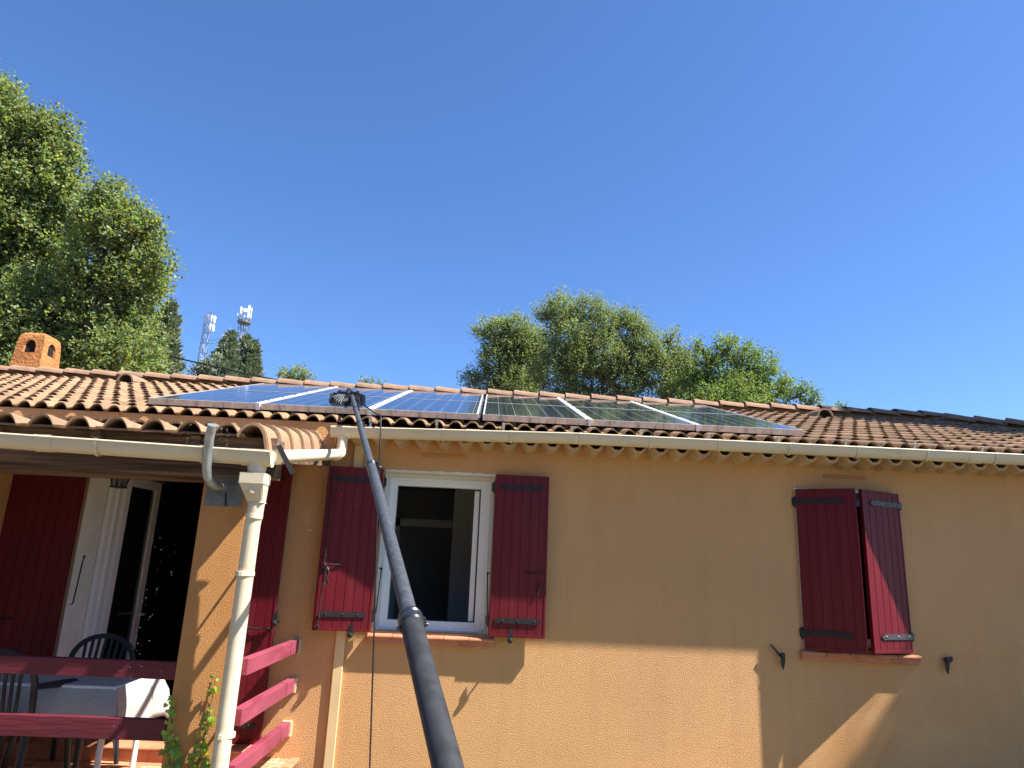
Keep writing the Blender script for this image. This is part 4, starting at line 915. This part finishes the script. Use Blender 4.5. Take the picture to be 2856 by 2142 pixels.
tree('oak_tree','wide grey-green oak with spiky upright shoots above the panels',under(TB,2.5,6),(2.9,11.7,GZ),.085,'leafB',1400,.054,.34,GT,npt=16,up=1.1,spread=.28)
tree('lime_tree','bright green tree at the right end of the row',under(TC,2,6),(5.3,8.8,GZ),.06,'leafC',1600,.050,.20,GT,npt=12,up=.6)
tree('distant_tree','tiny round treetop showing over the ridge right of the cypresses',under(S1,3,4),(-8.3,23.8,GZ),.12,'leafB',500,.09,.25,GT)
tree('distant_tree','low shoots barely clearing the ridge above the brush',under(S2,3,4),(-4.3,18.8,GZ),.1,'leafB',900,.06,.22,GT,up=1.2)
tree('distant_tree','sprig of leaves above the ridge right of the bright tree',under(S3,3,4),(10.8,15.4,GZ),.1,'leafC',900,.06,.18,GT)
tree('distant_tree','dark bushy tree at the foot of the antenna mast',under(K5,3,4),(-9.6,17.9,GZ),.14,'needle',520,.08,.2,GT)
def conifer(label,apex,base_z,half,base,dens=1.0,leaf=.15,pw=.8):
    o=thing('cypress_tree',label,'tree',base,group=GT); apex=np.array(apex,float)
    h=apex[2]-base_z+1.5; n=int(5200*dens); t=RNG.uniform(0,1,n)**.75; rr_=half*.95*(t**pw)
    a=RNG.uniform(0,2*math.pi,n); nb=RNG.integers(0,46,n); bz=(nb+.5)/46; t=np.clip(bz**.8+RNG.normal(0,.018,n),0,1)   # 46 branches, each a spray
    ba=nb*2.39996; a=ba+RNG.normal(0,.42,n); rr_=half*.98*(t**pw)*(.75+.5*((nb*7)%11)/11.)
    q=RNG.uniform(.15,1,n)**.6; a=ba+(a-ba)*(1.25-q*.85)
    P=np.stack([apex[0]+np.cos(a)*rr_*q,apex[1]+np.sin(a)*rr_*q,apex[2]-t*h+.55*q*q*rr_],1)
    m_=n//4; tt_=RNG.uniform(.02,1,m_); P[:m_]=np.stack([apex[0]+RNG.normal(0,.28,m_)*half*tt_**pw,apex[1]+RNG.normal(0,.28,m_)*half*tt_**pw,apex[2]-tt_*h],1)
    Dr=unit(np.stack([np.cos(a)*.7,np.sin(a)*.7,np.full(n,.75)],1)+RNG.normal(size=(n,3))*.28); k=4
    P=np.repeat(P,k,0)+RNG.normal(size=(n*k,3))*.04; Dr=unit(np.repeat(Dr,k,0)+RNG.normal(size=(n*k,3))*.25)
    br_=np.repeat(RNG.uniform(.6,1.35,n),k)*RNG.uniform(.8,1.2,n*k); col=np.stack([br_*1.05,br_,br_*.95],1)
    leafmesh('crown','needle',P,Dr,unit(RNG.normal(size=(n*k,3))),leaf*RNG.uniform(.7,1.3,n*k),.17,col,parent=o,loc=base)
    b=MB(); b.tube([base,(apex[0],apex[1],base_z),tuple(apex)],[.16,.10,.01],8); build(b,'trunk','bark',o,smooth=True); return o
conifer('grey feathery conifer beside the big leafy tree',(-7.86,10.35,7.42),5.7,.80,(-7.8,10.5,GZ),1.1,.16)
conifer('left spire of the dark cypress clump below the masts',(-9.30,18.1,9.2),7.7,.98,(-9.3,18.3,GZ),1.1,.2,1.0)
conifer('middle spire of the dark cypress clump',(-9.15,19.2,9.42),7.9,.95,(-9.2,19.3,GZ),1.0,.2,1.0)
conifer('right spire of the dark cypress clump, with ragged side shoots',(-8.63,18.5,8.95),7.7,.72,(-8.6,18.7,GZ),.9,.24,.9)
# trees standing off to the right whose shade falls on the roof and wall
RS=[(8.0,-.15,7.6,.8)]
SH1=[(8.75,1.75,8.75,.55),(10.4,1.2,8.7,1.3),(9.6,1.6,8.0,.9),(11.3,.9,8.2,1.2),(10.2,.4,7.4,1.0),(10.9,1.4,7.1,1.2),(9.1,1.7,8.6,.6),(11.6,1.8,9.3,1.1)]
tree('shade_tree','large tree right of the house that shades the roof end',SH1,(10.9,1.6,GZ),.22,'leafA',340,.13,.42,'trees standing right of the house')
SH2=[(10.75,-2.2,9.95,.85),(11.45,-2.2,10.3,.95),(12.5,-2.3,10.4,1.0),(10.4,-2.2,9.0,.9),(11.4,-2.2,9.2,1.1),(12.6,-2.3,9.0,1.2),(10.6,-2.2,7.8,1.0),(11.7,-2.2,7.8,1.2),(11.1,-2.2,6.6,1.0),(11.0,-2.0,9.6,.8),(12.0,-2.1,9.9,.9),(10.2,-2.15,9.9,.4)]
tree('shade_tree','lower tree in front of the right end of the house that dapples the wall',[(x+.22,y,z,r) for x,y,z,r in SH2],(11.8,-2.2,GZ),.18,'leafA',260,.13,.34,'trees standing right of the house')
HG=[(-13,-13,2.2,2.2),(-10,-13.5,2.6,2.4),(-6.5,-13.2,2.4,2.3),(-3,-13.8,2.5,2.3),(.5,-14,2.3,2.2),(-12,-13.2,5.2,2.0),(-8.3,-13.6,5.6,2.2),(-4.6,-13.6,5.3,2.1),(-1,-14,5.0,1.9),(-10,-13.5,7.5,1.6),(-6.3,-13.5,7.6,1.6)]  # unseen foliage behind the camera, added to dim the porch and shaded wall
tree('added_dimming_tree','unseen dark tree added behind the camera to dim the house front',HG,(-6,-13.6,GZ),.25,'needle',60,.30,.8,'unseen trees added to dim the house front')
# ------------------------------------------------------------------ ivy
IV=thing('ivy_plant','bright green ivy climbing the foot of the pillar','ivy',(-1.6,-1.56,.15))
stems=[[(-1.52,-1.565,.15),(-1.535,-1.562,.4),(-1.525,-1.565,.6),(-1.512,-1.563,.75),(-1.506,-1.56,.935)],[(-1.69,-1.565,.15),(-1.685,-1.562,.38),(-1.70,-1.565,.55),(-1.715,-1.562,.68),(-1.735,-1.56,.82)],[(-1.69,-1.565,.15),(-1.665,-1.562,.3),(-1.66,-1.56,.50),(-1.69,-1.56,.62)],[(-1.52,-1.565,.15),(-1.50,-1.562,.3),(-1.485,-1.56,.45),(-1.475,-1.56,.52)],[(-1.6,-1.565,.15),(-1.60,-1.562,.3),(-1.57,-1.56,.42),(-1.548,-1.56,.58)]]
b=MB()
for s_ in stems: b.tube(s_,[.005,.004,.003,.0025,.002][:len(s_)],6)
build(b,'stem','bark',IV,smooth=True)
P=[];Dr=[];Nn=[];Sz=[];Cl=[]; rn=random.Random(9)
lv=MB(); lv.c=[]
star=[(0,0),(.22,-.14),(.52,-.05),(.46,.18),(.62,.42),(.34,.46),(0,1.0),(-.34,.46),(-.62,.42),(-.46,.18),(-.52,-.05),(-.22,-.14)]
for si,s_ in enumerate(stems):
    for k in range([62,46,40,24,48][si]):
        f=rn.random()**.8*(len(s_)-1)*.999; i=int(f); a,b2=Vector(s_[i]),Vector(s_[i+1]); p=a+(b2-a)*(f-i)
        wd=.045*(1-.55*f/(len(s_)-1)); p+=V(rn.uniform(-wd,wd),-rn.uniform(.004,.03),rn.uniform(-.02,.02))
        s=rn.uniform(.026,.052)*(1-.3*f/(len(s_)-1)); ang=rn.uniform(-.9,.9)+math.pi
        x=V(math.cos(ang),rn.uniform(-.3,.3),math.sin(ang)).normalized(); n_=V(rn.uniform(-.6,.8),-1,rn.uniform(-.1,.9)).normalized(); y=n_.cross(x).normalized(); x=y.cross(n_)
        o=len(lv.v); br_=rn.uniform(.6,1.35); yl=rn.uniform(.85,1.5) if rn.random()<.4 else .8
        lv.v.append(tuple(p+y*s*.3-n_*s*.0)); lv.c.append((br_*yl,br_,br_*.8,1))
        for u,v_ in star: lv.v.append(tuple(p+x*u*s+y*v_*s+n_*s*(.18*abs(u)-.1*v_))); lv.c.append((br_*yl,br_,br_*.8,1))
        for q in range(12): lv.f.append((o,o+1+q,o+1+(q+1)%12))
build(lv,'foliage','ivy',IV)
# ------------------------------------------------------------------ masts
def mast(label,x,y,ztop,zbot,w0,w1,kind):
    o=thing('antenna_mast',label,'antenna mast',(x,y,zbot),group='telecom masts on the skyline'); b=MB(); n=int((ztop-zbot)/1.0)
    def cr(k,t):
        w_=w1+(w0-w1)*(1-t); return V(x+(-1,1,1,-1)[k]*w_/2,y+(-1,-1,1,1)[k]*w_/2,zbot+(ztop-zbot)*t)
    for k in range(4): b.tube([cr(k,0),cr(k,1)],.024,5)
    for i in range(n):
        t0,t1=i/n,(i+1)/n
        for k in range(4): b.tube([cr(k,t0),cr((k+1)%4,t1)],.011,4); b.tube([cr((k+1)%4,t0),cr(k,t1)],.009,4); b.tube([cr(k,t1),cr((k+1)%4,t1)],.016,4)
    if kind==1:
        for k in range(2): b.tube([(x-.62-.02*k,y,zbot),(x-.42,y+.2*k,ztop-.2)],.022,4)
        for i in range(9): zz=zbot+(ztop-zbot)*(i+.5)/9; b.tube([(x-.6,y,zz),(x,y,zz)],.014,4)
        b.tube([(x+.2,y,ztop-2.9),(x+1.2,y,ztop-2.7),(x+1.25,y,ztop-2.5)],.02,4); b.tube([(x+.2,y,ztop-3.2),(x+1.4,y,ztop-3.0)],.02,4)
        b.tube([(x-.9,y,ztop-.5),(x+.2,y,ztop-.5)],.016,4)
    else:
        b.lathe([(.62,0),(.70,.05),(.70,.26),(.3,.30)],(x,y,ztop-1.4),(0,0,1),12)
        for k in range(10): a=k*.628; b.tube([(x+.66*math.cos(a),y+.66*math.sin(a),ztop-1.4),(x+.66*math.cos(a),y+.66*math.sin(a),ztop-.7)],.025,4)
        for a in range(3): b.tube([(x+.1*a-.1,y,ztop-4),(x+.3*a-.3,y,ztop-1.4)],.05,4)
    build(b,'lattice','mast',o)
    if kind==1: L=[(.42,ztop-2.0,.75,.12),(.42,ztop-1.15,.75,.12),(.72,ztop-2.1,.75,.13),(.72,ztop-1.22,.75,.13)]
    else: L=[(-.36,ztop-.9,1.2,.11),(.46,ztop-.95,1.45,.13),(.74,ztop-1.0,1.25,.06),(.04,ztop-.9,.5,.09),(-.62,ztop-.8,.4,.06)]
    for dx,z,hh,r in L:
        q=MB(); q.lathe([(r*.6,0),(r,.06),(r,hh-.08),(r*.5,hh)],(x+dx,y-.45,z),(0,0,1),10); build(q,'antenna_panel','dish',o,smooth=True)
    q=MB()
    if kind==1: q.lathe([(.62,0),(.66,.05),(.6,.12)],(x+1.35,y-.3,ztop-5.4),(.4,-1,.1),20); q.lathe([(.16,0),(.2,.1),(.16,.5)],(x+.9,y-.6,ztop-5.9),(0,0,1),10); q.lathe([(.2,0),(.24,.3),(.2,1.6)],(x-.05,y-.6,ztop-7.3),(0,0,1),10)
    else: q.lathe([(.22,0),(.26,.05),(.2,.12)],(x+.16,y-.6,ztop-.15),(.3,-1,.1),16)
    build(q,'antenna_dish','dish',o,smooth=True); return o
mast('taller lattice mast with paired white antenna panels near its top',-28.2,61.1,24.95,3.,1.0,.36,1)
mast('lattice mast with a ring platform of white antennas, rising behind the cypresses',-26.4,65.6,26.9,3.,1.2,.75,2)
b=MB(); pts=[]
for k in range(17):
    t=k/16; A_w=V(-14.5,9.2,7.55); B_w=V(-1.0,9.9,5.05); p=A_w+(B_w-A_w)*t; p.z-=.55*4*t*(1-t)*.5; pts.append(p)
b.tube(pts,.017,6); b.tube([(-14.5,9.2,GZ),(-14.5,9.2,7.7)],.11,8); b.tube([(-1.0,9.9,GZ),(-1.0,9.9,3.2),(-1.0,9.9,5.1)],.05,8)
o=build(b,'overhead_cable','hose',loc=(-14.5,9.2,GZ),smooth=True); tag(o,'thin dark cable crossing in front of the conifers','cable')
# ------------------------------------------------------------------ falling water drops
dm=mk('water',(.8,.85,.9),.08,1.0,var=.02)
b=MB(); rn=random.Random(21)
def drop(p,r):
    o=len(b.v); b.v+=[(p[0]+r*a,p[1]+r*c,p[2]+r*1.5*d) for a,c,d in ((1,0,0),(-1,0,0),(0,1,0),(0,-1,0),(0,0,1),(0,0,-1))]
    b.f+=[tuple(o+i for i in f) for f in ((4,0,2),(4,2,1),(4,1,3),(4,3,0),(5,2,0),(5,1,2),(5,3,1),(5,0,3))]
for x,y,n,za,zb,s in [(-1.62,-1.72,12,2.2,2.36,.006),(-1.58,-1.72,12,2.2,2.36,.006),(-1.80,-1.75,6,2.25,2.38,.006),(-1.33,-.42,90,.2,2.5,.02),(-1.88,-1.74,40,.9,2.05,.03),(-1.86,-1.72,16,.5,2.1,.10),(-1.30,-.40,14,2.5,2.66,.006),(-1.62,-1.78,5,2.13,2.17,.004)]:
    for k in range(n): drop((x+rn.gauss(0,s),y+rn.gauss(0,s*.5),rn.uniform(za,zb)),rn.uniform(.0006,.0015))
me_o=build(b,'water_drops','white'); me_o.data.materials[0]=dm; me_o['kind']='stuff'; me_o['label']='bright drops of rinse water falling from the eaves'
